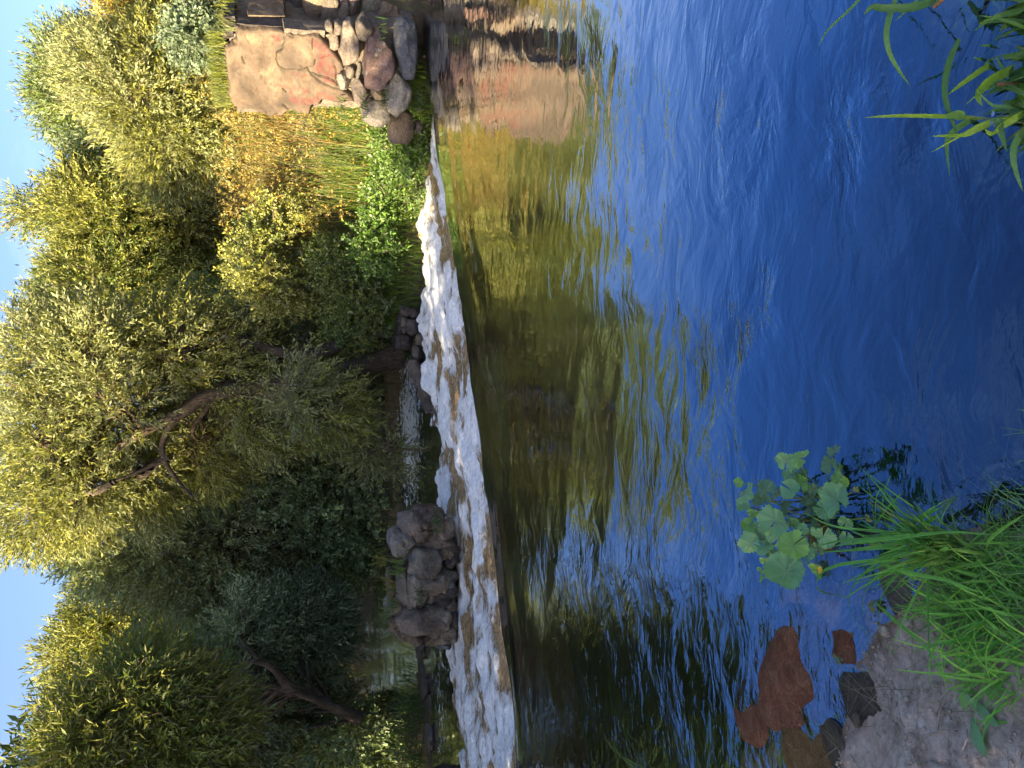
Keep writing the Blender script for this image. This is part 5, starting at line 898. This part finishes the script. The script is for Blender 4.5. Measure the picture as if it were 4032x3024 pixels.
ground_stone('pebble', 3375, 2835, .035, (.028, .02, .015), M_ST_TAN, 907, 'small pale pebble on the mud edge above the tan stone', 'pebble', .4, sub=2)
ground_stone('boulder', 3450, 2760, -.045, (.16, .14, .075), M_MORTAR, 908, 'flat grey mud covered rock forming the bank edge', 'boulder', .3, sq=.6)
ground_stone('stone', 3360, 1990, -.09, (.10, .07, .06), M_ST_DARK, 909, 'dark wet stone under the marsh marigold towards the deep water', 'stone', .2)
ground_stone('stone', 3290, 2100, -.05, (.12, .12, .06), M_ST_AMBER, 910, 'brown stone in the mud under the marsh marigold leaves', 'stone', .9)
ground_stone('stone', 3540, 2300, -.03, (.13, .10, .05), M_ST_BROWN, 911, 'brown wet stone below the arching sedge', 'stone', .4)
ground_stone('stone', 3895, 1922, -.05, (.035, .03, .012), M_ST_TAN, 912, 'brown pebble seen through the dark water at the bottom edge', 'pebble', .2, sub=2); ground_stone('stone', 3930, 1900, -.05, (.018, .02, .01), M_ST_TAN, 913, 'tiny brown pebble next to the larger one under dark water', 'pebble', .2, sub=2)
def stick(pts, r, lab, mat=M_STICK, name='twig'):
    P = np.array([(lambda q: (q[0], q[1], gh(q[0], q[1]) + .02 + dz))(at_z(x, y, .06)) for x, y, dz in pts]); v, f = tube(curve(P, 10) - P[0], np.linspace(r, r * .5, 10), 6, .2); o = obj(name, mesh(name, v, f, True), None, [mat]); o.location = P[0]; return tag(o, lab, 'twig')
stick([(3540, 2715, .0), (3580, 2750, .01), (3630, 2760, .0)], .0028, 'thin pale crooked twig lying on the grey mud')
stick([(3280, 2765, .0), (3330, 2810, .02), (3355, 2840, .02)], .0025, 'thin dark twig pointing into the amber shallows', M_BARK)
stick([(3735, 2880, .0), (3745, 2800, .01), (3760, 2720, .0)], .003, 'straight grey stalk lying across the mud'); stick([(3680, 2890, .0), (3760, 2870, .01), (3830, 2860, .0)], .003, 'short pale stick beside the straight grey stalk')
stick([(3730, 3000, .0), (3800, 3010, .02), (3880, 3040, .0)], .012, 'thick split piece of driftwood at the bottom left edge', M_STICK, 'driftwood'); stick([(3850, 2960, .0), (3885, 2900, .01), (3870, 2860, .0)], .004, 'bent brown stalk on the dark soil near the driftwood')
stick([(3600, 2420, .01), (3590, 2450, .03), (3600, 2490, .0)], .003, 'white curled dead stalk at the grass edge')
gv, gf = ICO[2]; gv1, gf1 = ico(1); rp = np.random.default_rng(77); mbg = MB()
p = region(900, rp, -1.35, -0.2, 0.95, 2.2, lambda x, y: (poly_sd(x, y, POOL) > -0.12) & (poly_sd(x, y, POOL) < 0.9) & (fbm2(x * 6, y * 6, 2, 19) > -0.2)); hz_ = ghv(p[:, 0], p[:, 1]) + 0.028 * fbm2(p[:, 0] * 4, p[:, 1] * 4, 5, 11) + 0.014 * np.abs(fbm2(p[:, 0] * 11, p[:, 1] * 11, 4, 17)) - 0.012 * smooth(0.25, 0.5, fbm2(p[:, 0] * 7 + 3, p[:, 1] * 9, 3, 29))
for q in range(len(p)):
    rr_ = rp.uniform(.003, .008) * (2.4 if rp.uniform() < .05 else 1); mbg.add(gv1 * (rr_ * rp.uniform(.6, 1.3, 3)) * (1 + .2 * rp.normal(size=(len(gv1), 1))) + np.array([p[q, 0], p[q, 1], hz_[q] + rr_ * .2]), gf1)
tag(obj('gravel', mbg.mesh('gravel', False), None, [M_GRIT]), 'small pebbles and grit scattered over the muddy bank', None, None, 'stuff')
P = np.stack([p[:420, 0] + .02, p[:420, 1] + .015, hz_[:420] + .004], -1); tt = rp.uniform(size=(420, 1)); c = np.array((0.20, 0.13, 0.07)) * (1 - tt) + np.array((0.46, 0.38, 0.24)) * tt
v, f, t = blades(P, rp.uniform(.02, .09, 420), rp.uniform(.0015, .0035, 420), rp.uniform(2.5, 5, 420), c, rp, 3, 0.12)
tag(obj('litter', mesh('litter', v, f, False, {'tint': t}), None, [M_GRASS]), 'dry straw litter strewn over the muddy bank', None, None, 'stuff')
dl = at_z(3300, 2585, .01); V, f, ve = ROUND[1]; o = obj('leaf', mesh('leaf', V * .028, f, True, {'tint': np.tile(np.array((.13, .25, .10)), (len(V), 1))}), None, [M_BROAD]); o.location = dl; o.rotation_euler = (.2, .1, 1); tag(o, 'single pale green leaf floating beside the pink stone', 'leaf')
dl = at_z(3432, 2388, .02); o = obj('leaf', mesh('leaf', V * .022, f, True, {'tint': np.tile(np.array((.26, .26, .05)), (len(V), 1))}), None, [M_BROAD]); o.location = dl; o.rotation_euler = (.1, .2, 2); tag(o, 'yellowish fallen leaf above the amber stone', 'leaf')
g = at_z(2640, 3060, .0); g[2] = 0.0
tuft('sedge_tuft', (g[0] - .05, g[1], 0.0), 16, (.25, .5), (.006, .010), 'few dark grass blades poking in at the left edge of the pool', 'sedge tuft', 930, az=.6, spread=.9, rad=.05)
